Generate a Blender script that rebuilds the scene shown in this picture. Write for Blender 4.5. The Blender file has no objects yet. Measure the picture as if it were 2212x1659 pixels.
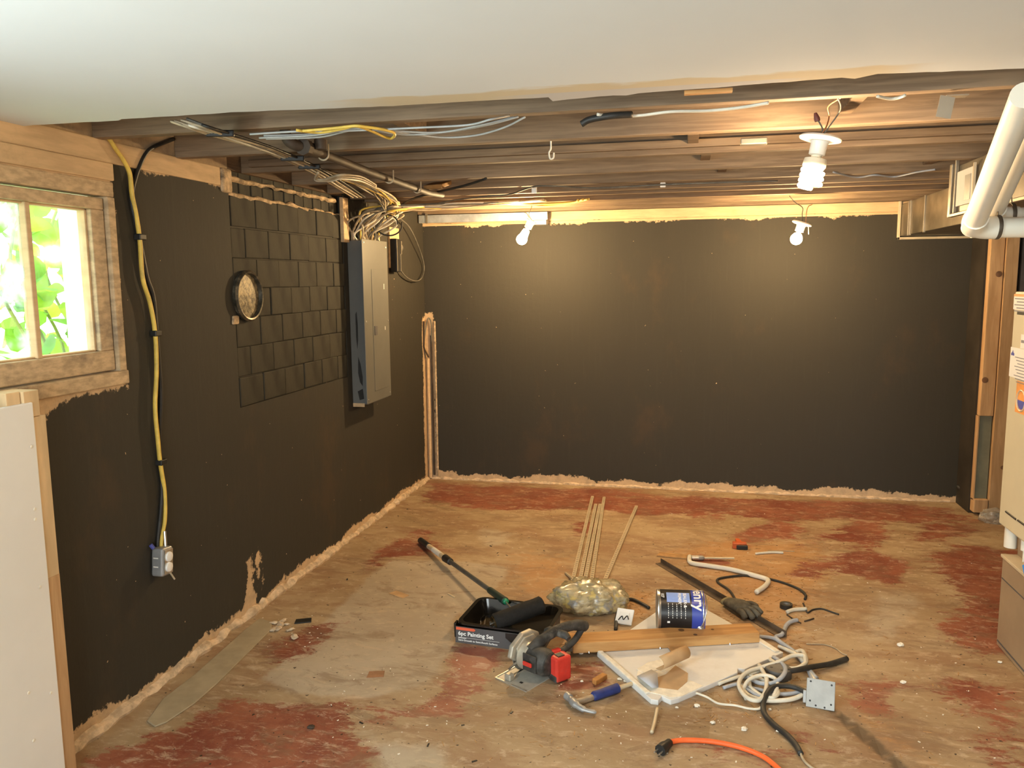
import bpy, bmesh, math, random
import numpy as np
from mathutils import Vector, Matrix, Euler, noise as mnoise

S = bpy.context.scene
COL = S.collection
R = random.Random(11)

# ------------------------------------------------------------------ camera
YAW, PITCH, ROLL, FPX = -0.219013715, -0.129892595, -0.0103245989, 1707.63
CAM = Vector((1.78171, -5.24222, 1.39))
PW, PH = 2212.0, 1659.0
_f = Vector((math.sin(YAW)*math.cos(PITCH), math.cos(YAW)*math.cos(PITCH), math.sin(PITCH)))
_r = Vector((math.cos(YAW), -math.sin(YAW), 0)); _u = _r.cross(_f)
_c, _s = math.cos(ROLL), math.sin(ROLL)
CR, CU = _c*_r + _s*_u, -_s*_r + _c*_u
cd = bpy.data.cameras.new('camera'); co = bpy.data.objects.new('camera', cd); COL.objects.link(co)
cd.sensor_width = 36.0; cd.lens = FPX*36.0/PW; cd.clip_start = 0.02; cd.clip_end = 100
co.matrix_world = Matrix(((CR.x, CU.x, -_f.x, CAM.x), (CR.y, CU.y, -_f.y, CAM.y), (CR.z, CU.z, -_f.z, CAM.z), (0, 0, 0, 1)))
S.camera = co

# ------------------------------------------------------------------ world, daylight, exposure
S.view_settings.view_transform = 'Standard'; S.view_settings.look = 'None'
S.view_settings.gamma = 1.0; S.view_settings.exposure = 0.0; S.view_settings.use_curve_mapping = False
w = bpy.data.worlds.new('overcast_sky'); S.world = w; w.use_nodes = True
w.node_tree.nodes['Background'].inputs[0].default_value = (0.93, 1.0, 0.95, 1)
w.node_tree.nodes['Background'].inputs[1].default_value = 5.2

def area(name, loc, rot, sx, sy, power, col):
    l = bpy.data.lights.new(name, 'AREA'); l.shape = 'RECTANGLE'; l.size = sx; l.size_y = sy
    l.energy = power; l.color = col
    o = bpy.data.objects.new(name, l); o.location = loc; o.rotation_euler = rot; COL.objects.link(o); return o
# area lamps added for daylight from out of view, in openings made for them
area('added_rear_daylight', (1.9, -8.4, 1.0), (math.radians(90), 0, 0), 2.6, 1.5, 72, (0.90, 0.97, 1.0))
area('added_side_daylight', (0.02, -5.2, 1.38), (0, math.radians(-90), 0), 0.52, 1.2, 74, (0.80, 0.96, 1.0))

sl_ = bpy.data.lights.new('sun', 'SUN'); sl_.energy = 7; sl_.angle = 0.01; sl_.color = (1.0, 0.97, 0.88)
so_ = bpy.data.objects.new('sun', sl_); so_.rotation_euler = Vector((-0.12, 0.52, -0.85)).to_track_quat('-Z', 'Y').to_euler(); COL.objects.link(so_)   # high sun along the outer wall: lights the garden, not the room

# ------------------------------------------------------------------ placement helpers: the point of a known plane (floor, wall) seen at a photo position
def ray(px, py):
    return _f + CR*((px-PW/2)/FPX) - CU*((py-PH/2)/FPX)
def on(px, py, axis, v):
    d = ray(px, py); t = (v-CAM[axis])/d[axis]; return CAM + d*t
def F(px, py, z=0.0): return on(px, py, 2, z)          # on the floor (or a level z)
def WL(px, py, x=0.0): return on(px, py, 0, x)         # on the left wall
def WB(px, py, y=0.0): return on(px, py, 1, y)         # on the back wall

# ------------------------------------------------------------------ mesh builder
class MB:
    def __init__(self): self.v = []; self.f = []; self.mi = []; self.cur = 0
    def add(self, vs, fs):
        o = len(self.v); self.v += [Vector(p) for p in vs]
        for f in fs: self.f.append([i+o for i in f]); self.mi.append(self.cur)
        return self
    def box(self, lo, hi, m=None):
        (a, b, c), (d, e, g) = lo, hi
        vs = [Vector(p) for p in ((a,b,c),(d,b,c),(d,e,c),(a,e,c),(a,b,g),(d,b,g),(d,e,g),(a,e,g))]
        if m: vs = [m @ p for p in vs]
        return self.add(vs, [(0,3,2,1),(4,5,6,7),(0,1,5,4),(1,2,6,5),(2,3,7,6),(3,0,4,7)])
    def obox(self, o, u, v, w):                        # box from corner o and three edge vectors
        o, u, v, w = map(Vector, (o, u, v, w))
        vs = [o, o+u, o+u+v, o+v, o+w, o+u+w, o+u+v+w, o+v+w]
        fs = [(0,3,2,1),(4,5,6,7),(0,1,5,4),(1,2,6,5),(2,3,7,6),(3,0,4,7)]
        if u.cross(v).dot(w) < 0: fs = [t[::-1] for t in fs]
        return self.add(vs, fs)
    def prism(self, poly, z0, z1, m=None):
        n = len(poly); vs = [Vector((x, y, z0)) for x, y in poly] + [Vector((x, y, z1)) for x, y in poly]
        ar = sum(poly[i][0]*poly[(i+1)%n][1]-poly[(i+1)%n][0]*poly[i][1] for i in range(n))
        if m: vs = [m @ p for p in vs]
        fs = [list(range(n))[::-1], list(range(n, 2*n))] + [(i, (i+1)%n, (i+1)%n+n, i+n) for i in range(n)]
        if ar < 0: fs = [list(t)[::-1] for t in fs]
        return self.add(vs, fs)
    def tube(self, pts, r, n=8, cap=True, flat=1.0, up=None):
        pts = [Vector(p) for p in pts]; k = len(pts); rr = r if isinstance(r, (list, tuple)) else [r]*k
        o = len(self.v); t0 = (pts[1]-pts[0]).normalized()
        a = Vector(up) if up else (Vector((0,0,1)) if abs(t0.z) < 0.9 else Vector((1,0,0)))
        nrm = (a - t0*a.dot(t0)).normalized(); vs = []
        for i in range(k):
            t = (pts[min(i+1,k-1)]-pts[max(i-1,0)])
            t = t.normalized() if t.length > 1e-9 else t0
            nrm = (nrm - t*nrm.dot(t))
            nrm = nrm.normalized() if nrm.length > 1e-6 else t.orthogonal().normalized()
            b = t.cross(nrm)
            for j in range(n):
                an = 2*math.pi*j/n; vs.append(pts[i] + nrm*(math.cos(an)*rr[i]*flat) + b*(math.sin(an)*rr[i]))
        fs = [(i*n+j, i*n+(j+1)%n, (i+1)*n+(j+1)%n, (i+1)*n+j) for i in range(k-1) for j in range(n)]
        if cap: fs += [list(range(n))[::-1], [(k-1)*n+j for j in range(n)]]
        return self.add(vs, fs)
    def lathe(self, prof, n=24, m=None, cap=True):     # prof: (r, z) from bottom to top
        vs = []; k = len(prof)
        for r, z in prof:
            for j in range(n):
                an = 2*math.pi*j/n; vs.append(Vector((r*math.cos(an), r*math.sin(an), z)))
        if m: vs = [m @ p for p in vs]
        fs = [(i*n+j, i*n+(j+1)%n, (i+1)*n+(j+1)%n, (i+1)*n+j) for i in range(k-1) for j in range(n)]
        if cap: fs += [list(range(n))[::-1], [(k-1)*n+j for j in range(n)]]
        return self.add(vs, fs)
    def build(self, name, mat, parent=None, smooth=False, bevel=0, world=True, origin=True, segs=2, label=None, subsurf=0):
        vs = self.v
        if parent is not None and world:
            mi = parent.matrix_basis.inverted() if parent.parent is None else (parent.parent.matrix_basis @ parent.matrix_basis).inverted()
            vs = [mi @ p for p in vs]
        loc = Vector((0, 0, 0))
        if parent is None and origin:
            xs, ys, zs = zip(*[(p.x, p.y, p.z) for p in vs])
            loc = Vector(((min(xs)+max(xs))/2, (min(ys)+max(ys))/2, min(zs))); vs = [p-loc for p in vs]
        me = bpy.data.meshes.new(name); me.from_pydata([tuple(p) for p in vs], [], self.f)
        mats = mat if isinstance(mat, (list, tuple)) else [mat]
        for m_ in mats: me.materials.append(m_)
        if len(mats) > 1: me.polygons.foreach_set('material_index', self.mi)
        me.validate()
        if smooth:
            me.polygons.foreach_set('use_smooth', [True]*len(me.polygons))
            if smooth != 'all':
                try: me.set_sharp_from_angle(angle=math.radians(40))
                except Exception: pass
        me.update()
        ob = bpy.data.objects.new(name, me); ob.location = loc; COL.objects.link(ob)
        if parent is not None: ob.parent = parent
        if bevel:
            b = ob.modifiers.new('bevel', 'BEVEL'); b.width = bevel; b.segments = segs; b.limit_method = 'ANGLE'; b.angle_limit = math.radians(40)
        if subsurf:
            b = ob.modifiers.new('sub', 'SUBSURF'); b.levels = subsurf; b.render_levels = subsurf
        if label: ob['label'] = label
        return ob

def tag(o, label, cat=None, group=None, kind=None):
    o['label'] = label
    if cat: o['category'] = cat
    if group: o['group'] = group
    if kind: o['kind'] = kind
    return o
def empty(name, loc, rz=0.0, rot=None):
    o = bpy.data.objects.new(name, None); COL.objects.link(o); o.location = loc
    o.rotation_euler = rot if rot is not None else (0, 0, rz); o.empty_display_size = 0.05
    loc_m = Matrix.Translation(Vector(loc)) @ Euler(o.rotation_euler).to_matrix().to_4x4(); o.matrix_basis = loc_m
    return o
def thing(name, label, cat, loc, rz=0.0, group=None, rot=None):
    return tag(empty(name, loc, rz, rot), label, cat, group)
def struct(o): o['kind'] = 'structure'; return o
def dupe(o, parent=None):
    c = o.copy(); COL.objects.link(c)
    if parent is not None: c.parent = parent
    return c
def smoothpts(pts, n=8):
    pts = [Vector(p) for p in pts]
    if len(pts) < 3: return pts
    P_ = [pts[0]*2-pts[1]] + pts + [pts[-1]*2-pts[-2]]; out = []
    for i in range(1, len(P_)-2):
        a, b, c, d = P_[i-1], P_[i], P_[i+1], P_[i+2]
        for k in range(n):
            t = k/n
            out.append(0.5*((2*b) + (c-a)*t + (2*a-5*b+4*c-d)*t*t + (3*b-a-3*c+d)*t**3))
    out.append(pts[-1]); return out
def cable(name, pts, r, mat, label=None, cat='cable', group=None, n=6, parent=None, seg=8, flat=1.0):
    m = MB(); m.tube(smoothpts(pts, seg), r, n, flat=flat)
    o = m.build(name, mat, parent, smooth='all')
    if label and parent is None: tag(o, label, cat, group)
    return o

# ------------------------------------------------------------------ materials
def srgb(r, g, b):
    f = lambda c: (c/255/12.92) if c/255 <= 0.04045 else ((c/255+0.055)/1.055)**2.4
    return (f(r), f(g), f(b))
class NT:
    def __init__(self, name):
        self.m = bpy.data.materials.new(name); self.m.use_nodes = True; self.t = self.m.node_tree
        self.b = self.t.nodes['Principled BSDF']; self.tc = None
    def n(self, typ, **kw):
        x = self.t.nodes.new(typ)
        for k, v in kw.items():
            if k.startswith('i_'): x.inputs[int(k[2:])].default_value = v
            else: setattr(x, k, v)
        return x
    def l(self, a, b): self.t.links.new(a, b)
    def co(self, kind='Object'):
        if not self.tc: self.tc = self.n('ShaderNodeTexCoord')
        return self.tc.outputs[kind]
    def noise(self, scale, detail=4, rough=0.55, stretch=None, kind='Object', dist=0.0):
        x = self.n('ShaderNodeTexNoise'); x.inputs['Scale'].default_value = scale; x.inputs['Detail'].default_value = detail
        x.inputs['Roughness'].default_value = rough; x.inputs['Distortion'].default_value = dist
        c = self.co(kind)
        if stretch:
            mp = self.n('ShaderNodeMapping'); mp.inputs['Scale'].default_value = stretch; self.l(c, mp.inputs[0]); c = mp.outputs[0]
        self.l(c, x.inputs['Vector']); return x.outputs[0]
    def math(self, op, a, b=None, c=None, clamp=False):
        x = self.n('ShaderNodeMath', operation=op, use_clamp=clamp)
        for i, v in enumerate((a, b, c)):
            if v is None: continue
            if isinstance(v, (int, float)): x.inputs[i].default_value = v
            else: self.l(v, x.inputs[i])
        return x.outputs[0]
    def mix(self, fac, a, b):
        x = self.n('ShaderNodeMix', data_type='RGBA')
        for i, v in ((0, fac), (6, a), (7, b)):
            if isinstance(v, (int, float)): x.inputs[i].default_value = v
            elif isinstance(v, tuple): x.inputs[i].default_value = (*v[:3], 1)
            else: self.l(v, x.inputs[i])
        return x.outputs[2]
    def ramp(self, v, lo, hi):
        x = self.n('ShaderNodeMapRange', interpolation_type='SMOOTHSTEP'); self.l(v, x.inputs[0])
        x.inputs[1].default_value = lo; x.inputs[2].default_value = hi; return x.outputs[0]
    def attr(self, name):
        x = self.n('ShaderNodeAttribute'); x.attribute_name = name; return x.outputs['Fac']
    def bump(self, h, strength=0.3, dist=0.01):
        x = self.n('ShaderNodeBump'); x.inputs['Strength'].default_value = strength; x.inputs['Distance'].default_value = dist
        self.l(h, x.inputs['Height']); self.l(x.outputs[0], self.b.inputs['Normal'])
    def col(self, c): self.l(c, self.b.inputs['Base Color'])
    def set(self, rough=None, metal=None, spec=None):
        if rough is not None: self.b.inputs['Roughness'].default_value = rough
        if metal is not None: self.b.inputs['Metallic'].default_value = metal
        if spec is not None: self.b.inputs['Specular IOR Level'].default_value = spec
def M(name, c, rough=0.6, metal=0.0, var=0.18, scale=14, bump=0.05, spec=0.4, stretch=None, dirt=None, dirt_amt=0.3):
    t = NT(name); nz = t.noise(scale, 5, 0.6, stretch)
    a = tuple(x*(1-var) for x in c); b = tuple(min(1, x*(1+var)) for x in c)
    cc = t.mix(t.ramp(nz, 0.3, 0.7), a, b)
    if dirt: cc = t.mix(t.math('MULTIPLY', t.ramp(t.noise(scale*0.6, 6, 0.7), 0.5, 0.75), dirt_amt), cc, dirt)
    t.col(cc); t.set(rough, metal, spec)
    if bump: t.bump(nz, bump, 0.004)
    return t.m
def WOOD(name, c1, c2, axis=0, scale=3.0, rough=0.75, ring=26, dark=None, knots=True):
    t = NT(name); st = [ring, ring, ring]; st[axis] = 1.3
    st = tuple(st); n1 = t.noise(scale, 6, 0.6, st, dist=0.6)
    inf = t.n('ShaderNodeObjectInfo'); rnd = inf.outputs['Random']
    c = t.mix(t.ramp(n1, 0.34, 0.66), c1, c2)
    st2 = [3, 3, 3]; st2[axis] = 0.8
    n2 = t.noise(1.3, 5, 0.6, tuple(st2))
    c = t.mix(t.math('MULTIPLY', t.ramp(n2, 0.45, 0.75), 0.55), c, dark or tuple(x*0.5 for x in c1))
    hs = t.n('ShaderNodeHueSaturation'); t.l(c, hs.inputs['Color'])
    t.l(t.math('MULTIPLY_ADD', rnd, 0.35, 0.82), hs.inputs['Value']); c = hs.outputs[0]
    t.col(c); t.set(rough, 0, 0.25); t.bump(n1, 0.25, 0.002)
    return t.m
def EMIT(name, c, s):
    t = NT(name); t.b.inputs['Base Color'].default_value = (*c, 1)
    t.b.inputs['Emission Color'].default_value = (*c, 1); t.b.inputs['Emission Strength'].default_value = s
    return t.m

CREAM = (0.60, 0.43, 0.26)
BLACKP = (0.040, 0.036, 0.028)
def paint_wall(name, cream=CREAM):
    t = NT(name); d = t.attr('paint')
    n1 = t.noise(38, 6, 0.65); n2 = t.noise(7, 5, 0.6)
    e = t.math('ADD', t.math('MULTIPLY_ADD', n1, 0.07, -0.035), t.math('MULTIPLY_ADD', n2, 0.06, -0.03))
    fac = t.ramp(t.math('ADD', d, e), -0.004, 0.005)
    thin = t.ramp(t.noise(2.1, 6, 0.7, (1, 1, 0.6)), 0.54, 0.70)
    brush = t.noise(9, 6, 0.7, (5, 5, 0.35))
    blk = t.mix(t.math('MULTIPLY', thin, 0.45), BLACKP, (0.075, 0.05, 0.03))
    blk = t.mix(t.math('MULTIPLY', t.ramp(brush, 0.5, 0.85), 0.35), blk, (0.062, 0.055, 0.042))
    sp = t.ramp(t.noise(48, 2, 0.5), 0.755, 0.785)
    blk = t.mix(sp, blk, cream)
    cr = t.mix(t.ramp(t.noise(20, 6, 0.7), 0.35, 0.75), cream, (0.42, 0.31, 0.2))
    t.col(t.mix(fac, cr, blk))
    t.l(t.math('MULTIPLY_ADD', fac, -0.12, 0.85), t.b.inputs['Roughness']); t.set(spec=0.25)
    t.bump(t.math('ADD', t.noise(12, 8, 0.7), t.math('MULTIPLY', brush, 0.4)), 0.35, 0.006)
    return t.m
MAT = {}
MAT['wall'] = paint_wall('black_wall_paint')
MAT['block'] = M('black_block_paint', (0.036, 0.033, 0.025), 0.75, var=0.35, scale=9, bump=0.5, spec=0.2, stretch=(1, 1, 0.5))
MAT['mortar'] = M('cream_mortar', (0.5, 0.37, 0.23), 0.9, var=0.4, scale=30, bump=0.5, dirt=(0.05, 0.045, 0.04), dirt_amt=0.9)
MAT['cove'] = M('pale_mortar', (0.60, 0.46, 0.31), 0.9, var=0.3, scale=25, bump=0.5, dirt=(0.18, 0.13, 0.09), dirt_amt=0.5)
MAT['plate'] = M('cream_painted_wood', (0.60, 0.42, 0.24), 0.7, var=0.12, scale=6, bump=0.15, stretch=(1, 1, 6), dirt=(0.20, 0.14, 0.09), dirt_amt=0.5)
MAT['winwood'] = M('stained_window_wood', (0.52, 0.385, 0.235), 0.75, var=0.22, scale=8, bump=0.3, stretch=(3, 3, 8), dirt=(0.13, 0.10, 0.08), dirt_amt=0.75)
MAT['joist'] = WOOD('aged_joist_wood', (0.19, 0.130, 0.082), (0.29, 0.205, 0.13), 0, 2.6, dark=(0.09, 0.065, 0.045))
MAT['subfloor'] = WOOD('subfloor_wood', (0.10, 0.065, 0.04), (0.17, 0.11, 0.065), 1, 2.6)
MAT['stud'] = WOOD('stud_wood', (0.42, 0.25, 0.12), (0.55, 0.35, 0.18), 2, 2.2, ring=14, dark=(0.25, 0.13, 0.06))
MAT['pine'] = WOOD('pine_wood', (0.40, 0.20, 0.07), (0.56, 0.32, 0.125), 0, 2.2, ring=16, dark=(0.33, 0.16, 0.05))
MAT['newpine'] = M('pale_pine_edge', (0.70, 0.50, 0.28), 0.7, var=0.2, scale=12, stretch=(1, 1, 0.2))
MAT['white'] = M('white_paint', (0.80, 0.79, 0.76), 0.55, var=0.03, scale=3, bump=0.08)
MAT['plaster'] = M('white_plaster', (0.82, 0.76, 0.64), 0.9, var=0.1, scale=40, bump=0.4)
MAT['galv'] = M('galvanised_steel', (0.33, 0.29, 0.225), 0.45, 0.7, var=0.2, scale=5, bump=0.05, dirt=(0.3, 0.25, 0.18))
MAT['steel'] = M('steel', (0.60, 0.58, 0.54), 0.3, 0.9, var=0.12, scale=30, bump=0.05)
MAT['iron'] = M('dark_iron_pipe', (0.055, 0.038, 0.026), 0.65, 0.2, var=0.35, scale=12, bump=0.2)
MAT['panel'] = M('grey_enamel', (0.135, 0.132, 0.118), 0.45, 0.1, var=0.06, scale=5, bump=0.02)
MAT['panelside'] = M('grey_enamel_smeared', (0.13, 0.132, 0.128), 0.45, 0.1, var=0.06, scale=5, bump=0.02)
MAT['black'] = M('black_plastic', (0.018, 0.017, 0.016), 0.45, var=0.25, scale=20, bump=0.05)
MAT['blackcable'] = M('black_cable_jacket', (0.03, 0.028, 0.025), 0.5, var=0.3, scale=20)
MAT['yellow'] = M('yellow_cable_jacket', (0.75, 0.52, 0.10), 0.5, var=0.15, scale=15, dirt=(0.12, 0.1, 0.06), dirt_amt=0.5)
MAT['tan'] = M('tan_cable_jacket', (0.46, 0.37, 0.25), 0.55, var=0.25, scale=15, dirt=(0.15, 0.12, 0.08), dirt_amt=0.6)
MAT['whitecable'] = M('white_cable_jacket', (0.70, 0.65, 0.54), 0.45, var=0.1, scale=15)
MAT['greycable'] = M('grey_cable_jacket', (0.40, 0.42, 0.46), 0.5, var=0.12, scale=15)
MAT['darkcable'] = M('grey_old_cable', (0.13, 0.12, 0.10), 0.6, var=0.3, scale=15)
MAT['orange'] = M('orange_cord_jacket', (0.85, 0.14, 0.03), 0.45, var=0.08, scale=15)
MAT['porcelain'] = M('white_porcelain', (0.85, 0.82, 0.74), 0.25, var=0.03, scale=5, bump=0)
MAT['copper'] = M('copper', (0.55, 0.28, 0.15), 0.4, 0.9)
MAT['red'] = M('red_plastic', (0.62, 0.045, 0.03), 0.4, var=0.12, scale=20, dirt=(0.4, 0.25, 0.18), dirt_amt=0.4)
MAT['pvc'] = M('white_pvc', (0.74, 0.70, 0.60), 0.4, var=0.05, scale=4, bump=0.02)
MAT['furn'] = M('beige_furnace_enamel', (0.58, 0.51, 0.35), 0.45, var=0.04, scale=3, bump=0.02)
MAT['furnbase'] = M('brown_sheet_metal', (0.34, 0.25, 0.16), 0.5, 0.2, var=0.1, scale=3)
MAT['paper'] = M('label_paper', (0.75, 0.72, 0.66), 0.7, var=0.04, scale=8, bump=0)
MAT['ink'] = M('grey_print', (0.22, 0.21, 0.22), 0.7, var=0.1)
MAT['blueink'] = M('blue_print', (0.08, 0.09, 0.35), 0.6, var=0.1)
MAT['orangelabel'] = M('orange_label', (0.72, 0.30, 0.08), 0.5, var=0.2, scale=6, bump=0)
MAT['blue'] = M('blue_label', (0.035, 0.06, 0.36), 0.35, var=0.1, scale=6, bump=0)
MAT['lightblue'] = M('pale_blue_print', (0.25, 0.36, 0.72), 0.4, var=0.1, bump=0)
MAT['bluegrip'] = M('blue_rubber_grip', (0.022, 0.035, 0.15), 0.5, var=0.2, scale=25)
MAT['bluetape'] = M('blue_tape', (0.05, 0.28, 0.75), 0.5, var=0.15)
MAT['print'] = M('white_print', (0.85, 0.84, 0.82), 0.5, var=0.02, bump=0)
MAT['card'] = M('grey_printed_card', (0.085, 0.08, 0.082), 0.55, var=0.08, scale=6, bump=0.02)
MAT['redprint'] = M('orange_red_print', (0.75, 0.13, 0.06), 0.5, var=0.05, bump=0)
MAT['kraft'] = M('brown_kraft_paper', (0.55, 0.36, 0.19), 0.8, var=0.08, scale=10)
MAT['board'] = M('white_board', (0.72, 0.71, 0.69), 0.5, var=0.05, scale=5, dirt=(0.5, 0.42, 0.32), dirt_amt=0.35)
MAT['glove'] = M('dark_grey_glove', (0.10, 0.09, 0.07), 0.8, var=0.35, scale=30, bump=0.3)
MAT['chip'] = M('wood_chip', (0.42, 0.24, 0.10), 0.8, var=0.3, scale=30, stretch=(1, 6, 6))
MAT['beige'] = M('beige_painted_metal', (0.60, 0.50, 0.34), 0.45, 0.2, var=0.08, scale=10)
MAT['teal'] = M('green_board', (0.18, 0.18, 0.125), 0.8, var=0.15, scale=8)
MAT['jambwhite'] = M('white_jamb_paint', (0.85, 0.85, 0.85), 0.6, var=0.04)
MAT['stem'] = M('green_stem', (0.22, 0.28, 0.08), 0.7)
MAT['concrete'] = M('grey_cement', (0.38, 0.31, 0.205), 0.97, var=0.12, scale=10, bump=0.3, spec=0.05)
MAT['rubble'] = M('cement_rubble', (0.62, 0.50, 0.36), 0.9, var=0.2, scale=30, bump=0.3)
MAT['thimble'] = M('foil_filled_thimble', (0.16, 0.13, 0.08), 0.45, 0.3, var=0.8, scale=60, bump=0.6)
MAT['tint'] = M('dull_grey_metal', (0.36, 0.36, 0.36), 0.45, 0.5, var=0.1, scale=20)

# ================================================================== THE SETTING
ZJ = 1.834            # underside of the joists
def sdpoly(x, y, poly):
    x = np.asarray(x, float); y = np.asarray(y, float); d = np.full(x.shape, 1e9); ins = np.zeros(x.shape, bool); n = len(poly)
    for i in range(n):
        ax, ay = poly[i]; bx, by = poly[(i+1) % n]; ex, ey = bx-ax, by-ay
        t = np.clip(((x-ax)*ex+(y-ay)*ey)/(ex*ex+ey*ey+1e-12), 0, 1)
        d = np.minimum(d, np.hypot(x-ax-t*ex, y-ay-t*ey))
        with np.errstate(divide='ignore', invalid='ignore'):
            c = ((ay > y) != (by > y)) & (x < (bx-ax)*(y-ay)/(by-ay+1e-15)+ax)
        ins ^= c
    return np.where(ins, d, -d)
def gridmesh(name, us, vs, pos, skip, attrs, mat):
    U, V = np.meshgrid(us, vs, indexing='ij'); X = pos(U, V)
    nu, nv = U.shape; idx = np.arange(nu*nv).reshape(nu, nv)
    uc = (us[:-1]+us[1:])/2; vc = (vs[:-1]+vs[1:])/2; UC, VC = np.meshgrid(uc, vc, indexing='ij')
    keep = ~skip(UC, VC)
    q = np.stack([idx[:-1, :-1], idx[1:, :-1], idx[1:, 1:], idx[:-1, 1:]], -1)[keep]
    me = bpy.data.meshes.new(name); me.from_pydata(np.stack(X, -1).reshape(-1, 3).tolist(), [], q.tolist())
    for k, f in attrs.items():
        a = me.attributes.new(k, 'FLOAT', 'POINT'); a.data.foreach_set('value', np.asarray(f(U, V), dtype=np.float32).reshape(-1))
    me.materials.append(mat); me.update()
    o = bpy.data.objects.new(name, me); COL.objects.link(o); return struct(o)

# ---------------------------------------------------------------- floor
def FP(pts): return [tuple(F(*p)[:2]) for p in pts]
RED = [  # outline in the photograph (laid on the floor plane), coverage, softness in metres
 ([(100,1720),(230,1620),(340,1580),(430,1535),(500,1505),(570,1512),(650,1518),(745,1512),(772,1540),(752,1575),(800,1612),(850,1720)], 0.72, .16),
 ([(985,1392),(1085,1400),(1078,1440),(1060,1500),(1010,1520),(985,1560),(950,1555),(890,1560),(800,1560),(790,1530),(900,1525),(940,1490),(962,1440)], 0.66, .12),
 ([(1190,1440),(1310,1425),(1320,1478),(1240,1500),(1190,1490)], 0.60, .1),
 ([(930,1042),(1250,1054),(1500,1070),(1800,1082),(2050,1092),(2140,1125),(2000,1132),(1700,1125),(1500,1118),(1250,1105),(1000,1105),(905,1085)], 0.60, .18),
 ([(1230,1125),(1300,1120),(1310,1160),(1230,1160)], .52, .12),
 ([(1560,1150),(1660,1120),(1740,1130),(1720,1165),(1610,1180)], .54, .15),
 ([(1700,1190),(1800,1150),(1840,1110),(1920,1110),(1930,1160),(1900,1190),(1960,1215),(1965,1240),(1935,1270),(1870,1255),(1800,1245),(1735,1240),(1720,1215),(1860,1180),(1780,1165)], 0.62, .16),
 ([(2070,1172),(2150,1180),(2210,1190),(2212,1420),(2130,1425),(2040,1390),(1985,1345),(2060,1320),(2060,1280),(2020,1230),(2000,1195)], 0.68, .2),
 ([(1990,1125),(2100,1135),(2120,1160),(2050,1172),(1960,1170)], .55, .15),
 ([(1480,1190),(1580,1200),(1600,1235),(1500,1235)], .52, .12),
 ([(1700,1205),(1790,1215),(1780,1255),(1700,1250)], .56, .12),
 ([(1860,1460),(1950,1470),(1960,1520),(1920,1560),(1860,1530),(1800,1480)], .58, .15),
 ([(2060,1600),(2180,1590),(2230,1600),(2230,1700),(2150,1700)], .60, .15),
 ([(1500,1590),(1750,1590),(1900,1700),(1450,1700)], .50, .2),
 ([(590,1390),(700,1330),(760,1335),(690,1400),(620,1440),(560,1460)], .50, .15),
 ([(760,1240),(800,1190),(870,1150),(930,1145),(990,1190),(900,1200),(840,1210),(790,1260)], .54, .15),
 ([(1960,1440),(2100,1450),(2200,1500),(2212,1600),(2050,1560)], .49, .25),
]
RED = [(FP(p), w_+0.07, s_) for p, w_, s_ in RED]
GREY = [(FP([(840,1208),(1000,1212),(1105,1225),(1060,1290),(985,1330),(975,1400),(930,1480),(800,1510),(640,1500),(560,1470),(720,1320),(790,1250)]), .9, .12),
        (FP([(1860,1260),(1960,1270),(2030,1300),(1960,1400),(1830,1400),(1850,1330)]), .6, .2),
        (FP([(1020,1130),(1130,1150),(1100,1180),(1030,1190)]), .6, .15),
        (FP([(760,1560),(830,1600),(960,1600),(1000,1720),(840,1720),(790,1620)]), .75, .15)]
DUST = [(FP([(1100,1190),(1250,1200),(1230,1280),(1190,1330),(1100,1280)]), .8, .3),
        (FP([(1330,1270),(1420,1280),(1400,1330),(1340,1350)]), .9, .12),
        (FP([(1430,1190),(1560,1160),(1760,1170),(1800,1230),(1780,1290),(1720,1340),(1740,1400),(1690,1400),(1600,1330),(1560,1300),(1500,1240)]), .85, .3),
        (FP([(1200,1340),(1260,1350),(1240,1430),(1190,1400)]), .8, .15),
        (FP([(1800,1540),(1950,1650),(2010,1700),(2100,1700),(1900,1540),(1820,1500)]), .6, .2)]
CRACK = FP([(1786,1530),(1800,1525),(1880,1580),(1975,1665),(2010,1700),(1970,1700),(1935,1665),(1850,1590)])
def fld(L):
    def f(U, V):
        r = np.zeros(U.shape)
        for p, w_, s_ in L: r = np.maximum(r, w_*np.clip(0.5+sdpoly(U, V, p)/s_, 0, 1))
        return r
    return f
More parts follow.
